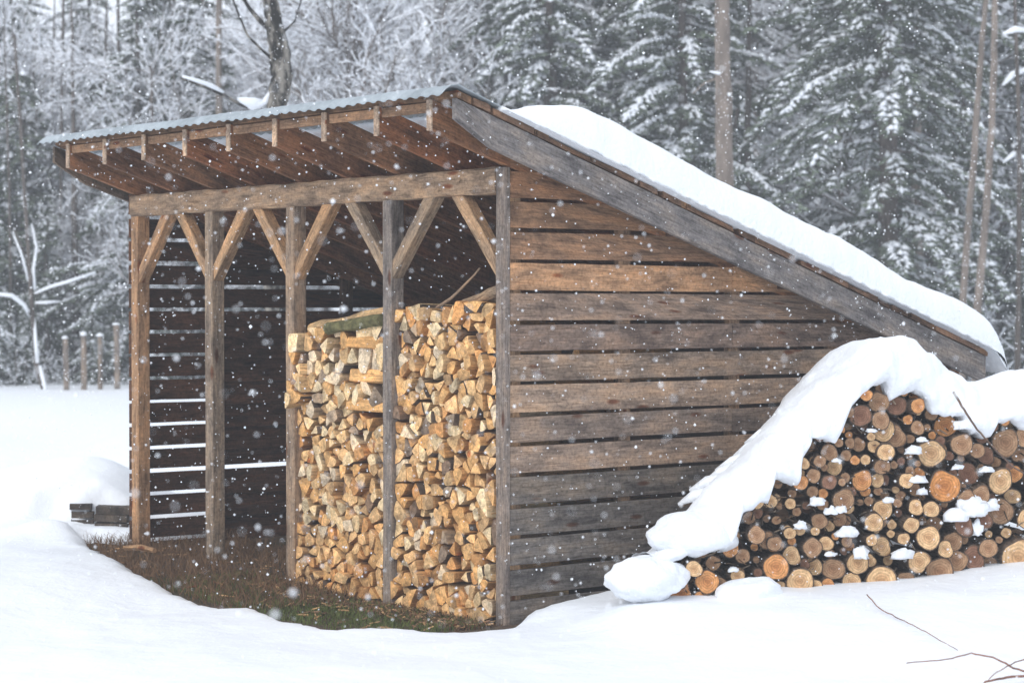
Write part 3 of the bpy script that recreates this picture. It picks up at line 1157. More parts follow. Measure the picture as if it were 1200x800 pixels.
order = sorted(range(len(placed)), key=lambda k: (-10 if k < n_hand else 0) - placed[k][2] + (5 if k >= front else 0))
keep_log = set(order[:285])
small = [[], [], [], [], 0]
for i, (u, z, r, c, dv, *_r) in enumerate(placed):
    if i not in keep_log:
        me = R.choice(LOGM)
        v = np.empty(len(me.vertices) * 3)
        me.vertices.foreach_get('co', v)
        v = v.reshape(-1, 3) * np.array([r, .4, r])
        a = R.uniform(-.10, .22)
        p = PP + PD * u - PN * dv
        w_ = np.c_[v[:, 0] * math.cos(a) - v[:, 1] * math.sin(a) + p.x, v[:, 0] * math.sin(a) + v[:, 1] * math.cos(a) + p.y, v[:, 2] + z]
        small[0].append(w_)
        small[1] += [tuple(q + small[4] for q in f.vertices) for f in me.polygons]
        small[2] += [f.material_index for f in me.polygons]
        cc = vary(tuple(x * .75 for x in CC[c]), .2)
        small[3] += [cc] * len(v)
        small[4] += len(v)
        continue
    o = link('round_log', R.choice(LOGM))
    pz = z
    p = PP + PD * u - PN * dv
    o.location = (p.x, p.y, pz)
    o.scale = (r * R.uniform(.93, 1.07), R.uniform(.38, .5) if u > .5 else .3, r)
    ang = math.atan2(PD.y, PD.x)
    big = r > .055
    o.rotation_euler = (R.uniform(-.1, .1), R.uniform(0, 6.28) * 0 + R.uniform(-.3, .3), R.uniform(-.10, .22))
    cc = vary(CC[c], .15)
    o.color = (*cc, 1)
    px, py = to_px((p.x, p.y, pz))
    size = 'thick' if r > .06 else 'medium' if r > .042 else 'slim' if r > .03 else 'very thin'
    back = ', recessed' if i >= front else ''
    props(o, f'{size} {CN[c]} round log, {where_px(px, py)}{back}', 'log', 'round logs in the snow-covered pile')

V = np.concatenate(small[0])
o = link('small_logs', mesh_np('small_logs', V, small[1], [M_WOOD, M_LOGBARK], False, small[2], small[3], V * np.array([.3, 1, 1])))
props(o, 'thin branches and logs filling the gaps between the round logs', 'logs', kind='stuff')

# bark scraps and brush between the logs
b = MB()
for k in range(620):
    u = R.uniform(.4, 3.2)
    z = R.uniform(.12, max(.2, sl_at(u) + .02))
    if z > sl_at(u) + .02: continue
    p = PP + PD * u - PN * R.uniform(.0, .1) + Vector((0, 0, z))
    dr = Vector((R.uniform(-1, 1), R.uniform(-.5, .3), R.uniform(-.6, .6))).normalized() * R.uniform(.02, .06)
    b.tube([p, p + dr * .5 + Vector((0, 0, R.uniform(-.004, .004))), p + dr], [.004, .004, .002], n=4, tint=vary(R.choice([(.12, .08, .05), (.06, .045, .035), (.25, .2, .15)]), .3), cap=True)
o = b.build('bark_scraps', M_WOOD)
props(o, 'dark bark scraps and twigs caught between the round logs', 'bark', kind='stuff')


# snow caps
def lump(name, c, rx, ry, rz, rot=0.0, seed=0, rough=.16, res=28, flat=-.35):
    V, Fa = [], []
    nu, nv = res, res // 2
    for j in range(nv + 1):
        th = math.pi * j / nv
        for i in range(nu):
            ph = 2 * math.pi * i / nu
            q = Vector((math.sin(th) * math.cos(ph), math.sin(th) * math.sin(ph), math.cos(th)))
            k = 1 + rough * fbm(q.x * 1.6 + seed, q.y * 1.6, q.z * 1.6 + seed, 3) * 1.6
            z = max(q.z, flat)
            x_, y_, z_ = q.x * rx * k, q.y * ry * k, z * rz * k
            V.append((x_ * math.cos(rot) - y_ * math.sin(rot), x_ * math.sin(rot) + y_ * math.cos(rot), z_))
    for j in range(nv):
        for i in range(nu):
            Fa.append((j * nu + i, (j + 1) * nu + i, (j + 1) * nu + (i + 1) % nu, j * nu + (i + 1) % nu))
    return link(name, mesh_np(name, V, Fa, [M_SNOWC], True), None, c)


def cap_section(u):
    s, tz = sl_at(u), st_at(u)
    tz = max(tz, s + .03)
    tz = s + .035 + (tz - s - .03) * float(sstep(.02, .42, u))
    dpt = .10 + .55 * float(sstep(.4, 1.9, u))
    hh = tz - s
    bul = min(.07, hh * .35)
    return [(.06, s + .015), (-.005, s + .0), (-bul * .8, s + hh * .12), (-bul, s + hh * .35), (-bul * .5, s + hh * .66), (.05, s + hh * .90), (.18, tz), (.18 + dpt * .5, tz - .05), (.18 + dpt, tz - .20), (.20 + dpt, tz - .5)]


def catmull(P, n):
    P = [np.array(p) for p in P]
    P = [2 * P[0] - P[1]] + P + [2 * P[-1] - P[-2]]
    out = []
    m_ = len(P) - 3
    for k in range(n):
        tt = k / (n - 1) * m_
        i = min(int(tt), m_ - 1)
        f = tt - i
        a, b_, c, d_ = P[i:i + 4]
        out.append(.5 * ((2 * b_) + (-a + c) * f + (2 * a - 5 * b_ + 4 * c - d_) * f * f + (-a + 3 * b_ - 3 * c + d_) * f ** 3))
    return out


us = np.arange(.24, 3.45, .012)
NS = 40
V = []
for u in us:
    for k, (v, z) in enumerate(catmull(cap_section(u), NS)):
        p = PP + PD * u - PN * v + Vector((0, 0, z))
        w = .05 * fbm(u * 3.2, v * 3.2, z * 3.2 + 4, 2) + .02 * fbm(u * 11, v * 11, z * 11, 2)
        wf = min(1, k / 8)
        p = p + Vector((0, 0, 1)) * w * wf * .8 + PN * w * .7 * wf
        if k < 8: p = p + Vector((0, 0, 1)) * (.036 * fbm(u * 22, 0, 7, 3)) * (1 - k / 8)
        p = p + PN * (.006 * fbm(u * 30, v * 30, z * 30, 2) + .024 * fbm(u * 8, v * 8 + 3, z * 8, 2)) * wf
        V.append(p)
Fa = []
for i in range(len(us) - 1):
    for k in range(NS - 1):
        a = i * NS + k
        Fa.append((a, a + NS, a + NS + 1, a + 1))
o = link('pile_snow', mesh_np('snow_cap', [tuple(v) for v in V], Fa, [M_SNOWC], True))
props(o, 'long thick snow cap draped over the top of the round-log pile', 'snow')


def pile_lump(x, y, rpx, v, label, fx=1.0, fz=.8, seed=0, fy=.6, res=28, rough=.10, grp=None, flat=-.35):
    q = at_plane(x, y, PP - PN * v, PN)
    r = rpx * 11.15 / F
    o = lump('snow_clump', q, r * fx, r * fy, r * fz, math.atan2(PD.y, PD.x), seed, rough, res, flat)
    return props(o, label, 'snow', grp)


pile_lump(757, 678, 47, .02, 'rounded snow clump at the low left end of the log pile', 1.0, .56, 31, .8, 56, flat=-.9)
pile_lump(812, 626, 48, .08, 'bulging snow clump half way up the left slope of the log pile', 1.15, .55, 5, .8, 40, flat=-.8)
pile_lump(879, 696, 36, -.10, 'low snow hump in front of the bottom logs', 1.1, .55, 9, .8, 36, flat=-.8)
pile_lump(1120, 606, 15, -.03, 'snow clump on the right logs, lower left part of the big patch', 1.2, .8, 2)
pile_lump(1140, 598, 19, -.03, 'largest snow clump caught on the logs right of the orange log', 1.2, .9, 3, rough=.3)
pile_lump(1158, 594, 14, -.02, 'snow clump just right of the largest snow clump on the logs', 1.1, .8, 6, rough=.3)
pile_lump(1143, 622, 11, -.03, 'small snow clump hanging under the largest clump on the logs', .9, 1.1, 4, rough=.3)
for k, (x, y, r) in enumerate([(1070, 529, 9), (1076, 563, 8), (1080, 577, 7), (957, 589, 9), (974, 600, 8), (985, 598, 7), (993, 625, 11), (1008, 650, 11), (1056, 651, 11), (1156, 551, 8),
                               (1041, 587, 6), (973, 650, 6), (938, 617, 7), (1080, 516, 5), (1130, 500, 9), (1122, 548, 6), (860, 668, 6), (1021, 505, 5), (980, 540, 4)]):
    pile_lump(x, y, r, -.03, f'small snow lump on logs, {where_px(x, y)}', R.uniform(.9, 1.5), R.uniform(.6, .9), 20 + k, .7, 16, .35, 'small snow lumps on the logs')

# brush with snow at the wall side of the pile
for k, (x, y) in enumerate([(808, 588), (822, 572), (838, 560), (850, 548), (866, 532), (885, 515)]):
    a = at_plane(x + 26, y - 4, PP - PN * .25, PN)
    e = at_plane(x - R.uniform(4, 14), y + R.uniform(4, 9), PP - PN * .35, PN)
    b = MB()
    b.tube([a, a.lerp(e, .5) + Vector((0, 0, .01)), e], [.02, .016, .006], n=6, tint=(.1, .07, .05), mi=0)
    b.tube([a + Vector((0, 0, .02)), a.lerp(e, .5) + Vector((0, 0, .035)), e + Vector((0, 0, .012))], [.05, .03, .008], n=8, mi=1, jit=.2)
    o = b.build('snowy_stick', [M_WOOD, M_SNOWC], smooth=True)
    props(o, f'{["lowest", "second lowest", "third lowest", "third highest", "second highest", "highest"][k]} snow-covered stick poking from the pile towards the shed wall', 'stick', 'snowy sticks beside the shed wall')

# roof snow
X0, X1, Y0, Y1 = -3.95, .238, -.18, 3.68
nx, ny = 90, 110
V, Fa = [], []
for j in range(ny + 1):
    for i in range(nx + 1):
        # denser rows near the visible edge
        a = i / nx
        x = X1 - (X1 - X0) * (a ** 2.0)
        y = Y0 + (Y1 - Y0) * j / ny
        ex = min(X1 - x, x - X0)
        wob = .018 * noise.noise((2, y * 4, 0)) + .010 * noise.noise((0, y * 9, 3))
        tt = .215 * float(sstep(-.18, .42, y)) - .03 * (y / 3.6) + .04 * fbm(x * 1.1, y * 1.6, 5, 3) + .012 * fbm(x * 5, y * 5, 9, 2)
        if y < .25: tt *= .55 + .45 * float(sstep(-.1, .25, y))
        r1 = .12
        px_ = math.sqrt(max(0, 1 - (1 - min(1, ex / r1)) ** 2))
        ey = Y1 - y
        py_ = math.sqrt(max(0, 1 - (1 - min(1, ey / .16)) ** 2))
        V.append((x + (abs(wob) if ex < .15 else 0), y, roofz(min(y, 3.56)) + .035 + (.021 + max(.0, tt)) * px_ * py_ - (max(0, y - 3.56)) * .9 * (1 - py_ * .6)))
top = len(V)
for j in range(ny + 1):
    for i in range(nx + 1):
        x, y, z = V[j * (nx + 1) + i]
        V.append((x, y, min(z, roofz(min(y, 3.56)) + .034 - max(0, y - 3.56) * 1.1 )))
for q in (0, top):
    for j in range(ny):
        for i in range(nx):
            a = q + j * (nx + 1) + i
            f = (a, a + nx + 1, a + nx + 2, a + 1)
            Fa.append(f if q == 0 else f[::-1])
for j in range(ny):
    for i in (0, nx):
        a = j * (nx + 1) + i
        Fa.append((a, a + nx + 1, top + a + nx + 1, top + a))
for i in range(nx):
    for j in (0, ny):
        a = j * (nx + 1) + i
        Fa.append((a, a + 1, top + a + 1, top + a))
o = link('roof_snow', mesh_np('roof_snow', V, Fa, [M_SNOWC], True))
o.location = (CX, CY, 0)
o.rotation_euler = (0, 0, ROT)
props(o, 'thick smooth layer of snow lying on the sloping shed roof', 'snow')

# ------------------------------------------------------------------ timbers left of the shed
for k, (x0, x1, yy, lab) in enumerate([(82, 108, 14.45, 'left of two old timber ends poking from the snow beside the shed'), (110, 150, 14.37, 'right of two old timber ends poking from the snow, touching the shed corner')]):
    b = MB()
    a, c = at_y(x0, 617, yy), at_y(x1, 624, yy)
    for q in range(4):
        z0 = a.z - .05 + q * .052 - .02 * k
        dy, dx = R.uniform(-.04, .03), R.uniform(-.012, .012)
        S = [(a.x + dx, yy + dy, z0), (c.x + dx, yy - .05 * k + dy, z0), (c.x + dx, yy - .05 * k + dy, z0 + .045), (a.x + dx, yy + dy, z0 + .045)]
        E = [(p_[0] - .1, p_[1] + 1.6, p_[2]) for p_ in S]
        b.hexa(S, E, tint=vary((.075, .062, .052), .35), nseg=6, c=.003, jit=.006)
    o = b.build('old_timber', M_ROUGH)
    props(o, lab, 'timber', 'old timbers beside the shed')

# ------------------------------------------------------------------ grass, stems, chips
vs, fs = [], []


def blades(cnt, region, hmin, hmax, wd, lean, seed, name, m, label):
    rr = random.Random(seed)
    V, Fa = [], []
    for _ in range(cnt):
        x, y = region(rr)
        sd = float(poly_sd(np.array([x]), np.array([y]))[0])
        if sd > .02: continue
        z = float(soil_z(np.array([x]), np.array([y]))[0])
        h = rr.uniform(hmin, hmax)
        a = rr.uniform(0, 6.28)
        w = rr.uniform(.6, 1.2) * wd
        l = rr.uniform(.1, lean) * h
        la = rr.uniform(0, 6.28)
        b0 = len(V)
        dx, dy = math.cos(a) * w, math.sin(a) * w
        V += [(x - dx, y - dy, z - .01), (x + dx, y + dy, z - .01), (x + dx * .7 + l * .4 * math.cos(la), y + dy * .7 + l * .4 * math.sin(la), z + h * .6),
              (x - dx * .7 + l * .4 * math.cos(la), y - dy * .7 + l * .4 * math.sin(la), z + h * .6), (x + l * math.cos(la), y + l * math.sin(la), z + h * .9)]
        Fa += [(b0, b0 + 1, b0 + 2, b0 + 3), (b0 + 3, b0 + 2, b0 + 4)]
    o = link(name, mesh_np(name, V, Fa, [m]))
    props(o, label, 'grass' if 'grass' in name else 'ground litter', kind='stuff')


def strip(x0, x1, ya, yb):
    def f(rr):
        q = sw(rr.uniform(x0, x1), rr.uniform(ya, yb))
        return q.x, q.y
    return f


blades(6500, strip(-2.3, -.05, -.75, -.02), .012, .04, .003, 1.2, 1, 'grass', M_GRASS, 'short green grass and moss in the thawed strip before the stacks')
blades(9000, strip(-4.1, -1.2, -.8, .7), .02, .12, .0022, 1.6, 2, 'dry_stems', M_STRAW, 'brown dead stems and leaf litter at the open end of the shed')
blades(2500, strip(-2.2, -.02, -.3, .02), .01, .04, .005, 2.0, 3, 'bark_litter', M_STRAW, 'brown bark litter at the foot of the firewood stacks')
b = MB()
for k in range(420):
    x, y = R.uniform(-4.0, -.05), R.uniform(-.65, .25)
    if R.random() < .5: x, y = R.uniform(-2, -.05), R.uniform(-.3, .0)
    q = sw(x, y)
    if poly_sd(np.array([q.x]), np.array([q.y]))[0] > -.03: continue
    z = float(soil_z(np.array([q.x]), np.array([q.y]))[0]) + .012
    a = R.uniform(0, 6.28)
    l = R.uniform(.012, .045)
    e = Vector((math.cos(a), math.sin(a), R.uniform(-.3, .4))) * l
    b.tube([Vector((q.x, q.y, z)) - e, Vector((q.x, q.y, z)) + e], [.006, .004], n=4, tint=vary(R.choice([(.5, .32, .17), (.25, .15, .09), (.4, .25, .13), (.12, .08, .05)]), .2))
o = b.build('wood_chips', M_WOOD)
props(o, 'scattered wood chips and splinters on the bare ground', 'wood chips', kind='stuff')
q0, q1 = sw(-3.35, -.28, .13), sw(-2.95, -.30, .15)
b = MB()
b.tube([q0, q0.lerp(q1, .5) + Vector((0, 0, .01)), q1], [.016, .02, .014], n=6, tint=(.42, .25, .13), jit=.1)
props(b.build('stick', M_WOOD), 'orange-brown stick lying on the bare ground by the far bay', 'stick')

# ------------------------------------------------------------------ twigs in the foreground
def twig(paths, label, col=(.25, .13, .10), r=.0035, lift=.01):
    b = MB()
    for pth, rr, (ya, yb) in paths:
        pts = []
        n = len(pth)
        for i in range(n - 1):
            for k in range(5 if i < n - 2 else 6):
                f = k / 5
                x = pth[i][0] + (pth[i + 1][0] - pth[i][0]) * f
                y = pth[i][1] + (pth[i + 1][1] - pth[i][1]) * f
                Y = ya + (yb - ya) * (i + f) / (n - 1)
                q = at_y(x, y, Y)
                pts.append(q + Vector((R.uniform(-1, 1), 0, R.uniform(-1, 1))) * .002)
        b.tube(pts, [rr * (1 - .5 * i / len(pts)) for i in range(len(pts))], n=6, tint=col)
    o = b.build('twig', M_WOOD, smooth=True)
    props(o, label, 'twig')


def gy_at(x, y, off=.035):
    """depth at which the pixel ray meets the snow, raised a little"""
    z = .2
    for _ in range(12):
        q = at_z(x, y, z)
        z = SNOWZ(q.x, q.y) + off
    return at_z(x, y, z).y


A = [(1016, 696), (1030, 712), (1055, 725), (1080, 737), (1102, 750), (1122, 761)]
twig([(A, .0030, (gy_at(*A[0]), gy_at(*A[-1])))], 'thin reddish twig slanting down over the snow below the log pile')
A = [(1215, 790), (1188, 782), (1163, 769), (1138, 765), (1110, 772), (1062, 776)]
twig([(A, .0045, (gy_at(*A[0]), gy_at(*A[-1])))], 'reddish twig lying across the snow near the bottom right')
A = [(1215, 790), (1180, 793), (1155, 798), (1140, 815)]
B_ = [(1215, 768), (1190, 775), (1168, 787), (1155, 799)]
twig([(A, .006, (gy_at(1195, 790), gy_at(1160, 799))), (B_, .003, (gy_at(1195, 774), gy_at(1155, 799)))], 'forked red-brown twig in the bottom right corner')
A = [(1117, 459), (1130, 480), (1145, 503), (1165, 525), (1185, 545), (1212, 562)]
twig([(A, .0065, (11.1, 10.9))], 'dark bare twig leaning in front of the snowy right end of the pile', (.14, .10, .085))

# ------------------------------------------------------------------ fence posts far left
for k, (x, top_, base, lab) in enumerate([(77, 396, 470, 'leftmost snow-capped fence post at the forest edge'), (98, 392, 476, 'second snow-capped fence post from the left at the forest edge'),
                                     (117, 393, 478, 'third snow-capped fence post from the left, thinnest'), (137, 380, 481, 'tallest fence post, nearest to the shed')]):
    Y = 34
    a, c = at_y(x, base + 4, Y), at_y(x + R.uniform(-1, 1), top_, Y)
    t_ = empty('fence_post', (a.x, a.y, 0))
    props(t_, lab, 'fence post', 'fence posts at the forest edge')
    b = MB()
    rr = .045 if k != 2 else .036
    b.tube([(0, 0, -.1), (0.01, 0, .5), (c.x - a.x, 0, c.z)], [rr * 1.1, rr, rr * .95], n=9, tint=(.24, .20, .17), jit=.06)
    b.build('pole', M_WOOD, t_)
    l = lump('snow_top', (c.x - a.x, 0, c.z + .0), .05 + .004 * k, .055, [.035, .05, .04, .028][k], 0, k, .1, 14)
    l.parent = t_
# ------------------------------------------------------------------ trees
def arr_cat(parts):
    V, Fa, off = [], [], 0
    for v, f in parts:
        V.append(v)
        Fa.append(f + off)
        off += len(v)
    if not V: return np.zeros((0, 3)), np.zeros((0, 3), int)
    return np.concatenate(V), np.concatenate(Fa)


def blades_np(P, Dv, Ln, Wd, rng):
    """a rhombic blade at P along Dv: two triangles each"""
    n = len(P)
    up = rng.normal(size=(n, 3)) * .5 + np.array([0, 0, 1.0])
    S = np.cross(Dv, up)
    S /= np.linalg.norm(S, axis=1, keepdims=True) + 1e-9
    a, m_ = P, P + Dv * Ln[:, None] * .5
    V = np.stack([a, m_ + S * Wd[:, None] / 2, P + Dv * Ln[:, None], m_ - S * Wd[:, None] / 2], 1).reshape(-1, 3)
    i = np.arange(n)[:, None] * 4
    Fa = np.concatenate([i + np.array([0, 1, 2]), i + np.array([0, 2, 3])])
    return V, Fa


def lumps_np(P, Dv, Ln, Wd, Ht, rng):
    """small elongated snow lumps lying at P along Dv (six corners, eight faces)"""
    n = len(P)
    S = np.cross(Dv, np.array([0, 0, 1.0]))
    S /= np.linalg.norm(S, axis=1, keepdims=True) + 1e-9
    U = np.array([0, 0, 1.0])
    c = P + Dv * Ln[:, None] * .5
    j = rng.uniform(.7, 1.3, (n, 4, 1))
    V = np.stack([P, c + S * Wd[:, None] * .5 * j[:, 0], P + Dv * Ln[:, None], c - S * Wd[:, None] * .5 * j[:, 1], c + U * Ht[:, None] * j[:, 2], c - U * Ht[:, None] * .25], 1).reshape(-1, 3)
    i = np.arange(n)[:, None] * 6
    Fa = np.concatenate([i + np.array(q) for q in ([0, 1, 4], [1, 2, 4], [2, 3, 4], [3, 0, 4], [1, 0, 5], [2, 1, 5], [3, 2, 5], [0, 3, 5])])
    return V, Fa


def tubes_np(segs, n=5):
    """segs: array (m,8): p0 p1 r0 r1"""
    segs = np.asarray(segs, float)
    if not len(segs): return np.zeros((0, 3)), np.zeros((0, 3), int)
    p0, p1, r0, r1 = segs[:, 0:3], segs[:, 3:6], segs[:, 6], segs[:, 7]
    d_ = p1 - p0
    d_ /= np.linalg.norm(d_, axis=1, keepdims=True) + 1e-9
    ref = np.where(np.abs(d_[:, 2:3]) < .9, np.array([[0, 0, 1.0]]), np.array([[1.0, 0, 0]]))
    u = np.cross(d_, ref)
    u /= np.linalg.norm(u, axis=1, keepdims=True) + 1e-9
    w = np.cross(d_, u)
    V = []
    for p, r in ((p0, r0), (p1, r1)):
        for k in range(n):
            a = 2 * math.pi * k / n
            V.append(p + (u * math.cos(a) + w * math.sin(a)) * r[:, None])
    V = np.stack(V, 1).reshape(-1, 3)
    i = np.arange(len(segs))[:, None] * 2 * n
    Fs = []
    for k in range(n):
        k2 = (k + 1) % n
        Fs.append(i + np.array([k, k2, n + k2]))
        Fs.append(i + np.array([k, n + k2, n + k]))
    return V, np.concatenate(Fs)


def conifer(seed, H, cb, Rm, nb, snow=.6, droop=.5, dens=1.1, tr=.12, blade=.125, lobes=None):
    """returns trunk, needles, snow arrays"""
    rng = np.random.default_rng(seed)
    segs = []
    npt = 14
    ax = np.cumsum(rng.normal(0, .03, (npt, 2)), 0)
    zs_ = np.linspace(-.3, H, npt)
    P = np.c_[ax - ax[0], zs_]
    for i in range(npt - 1):
        q0, q1 = 1 - i / npt, 1 - (i + 1) / npt
        segs.append([*P[i], *P[i + 1], tr * (.15 + .85 * q0), tr * (.15 + .85 * q1)])
    ndl, snw = [], []
    for k in range(nb):
        f = rng.uniform(0, 1) ** .85
        z = cb + (H - cb) * f
        prof = Rm * (1 - f) ** .75 * (.35 + .65 * min(1, f * 5 + .3))
        az = rng.uniform(0, 2 * math.pi)
        lob = 1 + .45 * noise.noise((math.cos(az) * 1.1 + seed, math.sin(az) * 1.1, z * .9))
        L = prof * rng.uniform(.35, 1.22) * lob + .15
        dirh = np.array([math.cos(az), math.sin(az), 0])
        base = np.array([np.interp(z, zs_, P[:, 0]), np.interp(z, zs_, P[:, 1]), z])
        rise = rng.uniform(-.1, .35)
        dr = droop * rng.uniform(.6, 1.4)
        ns = max(3, int(L / .09 * dens))
        s = (np.arange(ns) + .5) / ns
        s = s[s > .12]
        B = base + dirh * (s[:, None] * L) + np.array([0, 0, 1]) * ((rise * s - dr * s * s) * L)[:, None]
        e = 6
        for i in range(e):
            a, b_ = i / e, (i + 1) / e
            pa = base + dirh * a * L + np.array([0, 0, (rise * a - dr * a * a) * L])
            pb = base + dirh * b_ * L + np.array([0, 0, (rise * b_ - dr * b_ * b_) * L])
            segs.append([*pa, *pb, .018 * (1 - a) * min(1, L) + .004, .018 * (1 - b_) * min(1, L) + .003])
        side = np.cross(dirh, [0, 0, 1])
        patch = rng.uniform(.25, 1.0)
        for sg in (-1, 1):
            wl = (.10 + .32 * L * (1 - s) * (s + .25)) * rng.uniform(.6, 1.1, len(s))
            dv = dirh * .75 + side * sg * .8 + np.array([0, 0, -.35]) + rng.normal(0, .16, (len(s), 3))
            dv /= np.linalg.norm(dv, axis=1, keepdims=True)
            # along each side twig, blades leave to both sides
            for q in (0.0, .3, .6, .85):
                p = B + dv * (wl * q)[:, None]
                for sg2 in (-1, 1):
                    d2 = dv + np.cross(dv, [0, 0, 1]) * sg2 * .55 + rng.normal(0, .22, dv.shape) + np.array([0, 0, -.22])
                    d2 /= np.linalg.norm(d2, axis=1, keepdims=True)
                    ln = blade * rng.uniform(.7, 1.3, len(s))
                    ndl.append(blades_np(p, d2, ln, ln * .30, rng))
            keep = rng.uniform(0, 1, len(s)) < snow * patch * 2.0
            if keep.any():
                p = B[keep] + dv[keep] * .02 + np.array([0, 0, .018])
                snw.append(lumps_np(p, dv[keep], wl[keep] * rng.uniform(.4, 1.0, keep.sum()) + .03, rng.uniform(.035, .09, keep.sum()), rng.uniform(.02, .06, keep.sum()), rng))
        keep = rng.uniform(0, 1, len(s)) < snow * patch * 1.2
        if keep.any():
            kk = keep.sum()
            dvb = np.tile(dirh + np.array([0, 0, rise - dr]), (kk, 1))
            dvb /= np.linalg.norm(dvb, axis=1, keepdims=True)
            snw.append(lumps_np(B[keep] + np.array([0, 0, .03]), dvb, rng.uniform(.08, .22, kk), rng.uniform(.06, .15, kk), rng.uniform(.03, .08, kk), rng))
    return tubes_np(segs[:npt - 1], 10), arr_cat([tubes_np(segs[npt - 1:], 4)] + []), arr_cat(ndl), arr_cat(snw)


def bare(seed, H, r0, spread=.5, levels=5, snow=.8, low=.25, twig_=.005, lean=0.0, kids=(3, 5), upness=.25):
    rng = np.random.default_rng(seed)
    trunk, br = [], []

    def grow(p, d_, L, r, lev):
        n = max(3, int(L / .22)) if lev < 2 else 3 if lev < 4 else 2
        step = L / n
        pts = [p]
        for i in range(n):
            d_ = d_ + rng.normal(0, .06 if lev == 0 else .17, 3) + np.array([0, 0, upness * .12 if lev else 0.03])
            d_ = d_ / np.linalg.norm(d_)
            q = pts[-1] + d_ * step
            ra = r * (1 - .65 * i / n)
            rb = r * (1 - .65 * (i + 1) / n)
            (trunk if lev == 0 else br).append([*pts[-1], *q, max(ra, twig_), max(rb, twig_ * .8)])
            pts.append(q)
            if lev < levels:
                pos = (i + 1) / n
                if pos > (low if lev == 0 else .2):
                    c = rng.integers(*kids) if lev else (1 if rng.uniform() < .8 else 2)
                    if lev >= 1 and rng.uniform() < .35: c = 1
                    for _ in range(max(1, int(c / (1.6 if lev else 1)))):
                        az = rng.uniform(0, 6.283)
                        a = np.cross(d_, [math.cos(az), math.sin(az), .3])
                        a /= np.linalg.norm(a) + 1e-9
                        ang = rng.uniform(.5, 1.15) * (spread + .45)
                        nd = d_ * math.cos(ang) + a * math.sin(ang)
                        LL = L * rng.uniform(.28, .52) * (1.15 - .6 * pos)
                        if LL > .12: grow(q, nd, LL, max(rb * .55, twig_), lev + 1)
    grow(np.zeros(3) + np.array([0, 0, -.2]), np.array([lean, 0, 1.0]), H, r0, 0)
    br = np.array(br)
    d_ = br[:, 3:6] - br[:, 0:3]
    ln = np.linalg.norm(d_, axis=1)
    sl = np.abs(d_[:, 2]) / (ln + 1e-9)
    keep = (rng.uniform(0, 1, len(br)) < snow) & (sl < .93)
    b2 = br[keep]
    sn = np.zeros((0, 3)), np.zeros((0, 3), int)
    if len(b2):
        s = b2.copy()
        hgt = (s[:, 6] + .011) * (1 - sl[keep] * .5)
        s[:, 2] += hgt * .8
        s[:, 5] += hgt * .8
        s[:, 6] = np.maximum(s[:, 6] * .9, .010) * rng.uniform(.8, 1.5, len(s))
        s[:, 7] = np.maximum(s[:, 7] * .9, .010) * rng.uniform(.8, 1.5, len(s))
        sn = tubes_np(s, 4)
    return tubes_np(trunk, 10), tubes_np(br, 4), (np.zeros((0, 3)), np.zeros((0, 3), int)), sn


def tri_mesh(name, A, m_, smooth=False):
    V, Fa = A
    return mesh_np(name, V, Fa.astype(np.int32), [m_], smooth)


PROTO = {}


def proto(key, arrs, mb, mn):
    tk, br, nd, sn = arrs
    d_ = {'trunk': tri_mesh('trunk', tk, mb, True)}
    if len(br[0]): d_['branches'] = tri_mesh('branches', br, M_TWIG if mn is None else mb)
    if len(nd[0]): d_['crown'] = tri_mesh('crown', nd, mn)
    if len(sn[0]): d_['branch_snow'] = tri_mesh('branch_snow', sn, M_TSNOW)
    PROTO[key] = d_, arrs


proto('spruce_a', conifer(1, 12, .8, 2.2, 190, .75, .5), M_BARK, M_NEEDLE)
proto('spruce_b', conifer(2, 10, .4, 1.7, 170, .75, .6), M_BARK, M_NEEDLE)
proto('hemlock', conifer(3, 15, 1.6, 2.2, 170, .7, .45, .9), M_BARK, M_NEEDLE)
proto('pine', conifer(4, 14, 3.6, 2.0, 120, .6, .25, .9, .13, .18), M_BARKL, M_NEEDLE2)
proto('young_spruce', conifer(5, 4.5, .15, 1.2, 95, .8, .6), M_BARK, M_NEEDLE)
proto('young_dark', conifer(6, 5.2, .1, 1.25, 120, .28, .5), M_BARK, M_NEEDLE)
proto('bare_a', bare(11, 9, .09, .5, 4, .85, .2), M_BARK, None)
proto('bare_b', bare(12, 11, .11, .4, 4, .85, .3), M_BARK, None)
proto('bare_c', bare(13, 7, .06, .6, 4, .9, .12), M_BARK, None)
proto('shrub', bare(14, 3.0, .03, .7, 4, .95, .05, .004), M_BARK, None)
KN = {'spruce_a': ('spruce_tree', 'dark snowy spruce', 'tree'), 'spruce_b': ('spruce_tree', 'bushy white spruce', 'tree'), 'hemlock': ('hemlock_tree', 'drooping snowy evergreen', 'tree'),
      'young_dark': ('spruce_tree', 'low dark spruce', 'tree'), 'pine': ('pine_tree', 'bare-stemmed snowy pine', 'tree'), 'young_spruce': ('spruce_tree', 'young snowy spruce', 'tree'), 'bare_a': ('bare_tree', 'spreading leafless tree', 'tree'),
      'bare_b': ('bare_tree', 'tall leafless tree', 'tree'), 'bare_c': ('bare_tree', 'slender leafless tree', 'tree'), 'shrub': ('shrub', 'snowy leafless shrub', 'shrub')}


def place_name(x):
    return ('far left' if x < 45 else 'behind the fence posts' if x < 150 else 'above the roof tip' if x < 230 else 'above the roof left of blotchy trunk' if x < 320 else
            'right of the blotchy trunk' if x < 420 else 'left of roof peak' if x < 520 else 'behind roof peak' if x < 600 else 'behind start of roof snow' if x < 690 else
            'behind upper roof snow' if x < 790 else 'beside bare pine trunk' if x < 890 else 'behind mid roof snow' if x < 980 else
            'by the big spruce' if x < 1090 else 'by the twin trunks' if x < 1160 else 'far right')


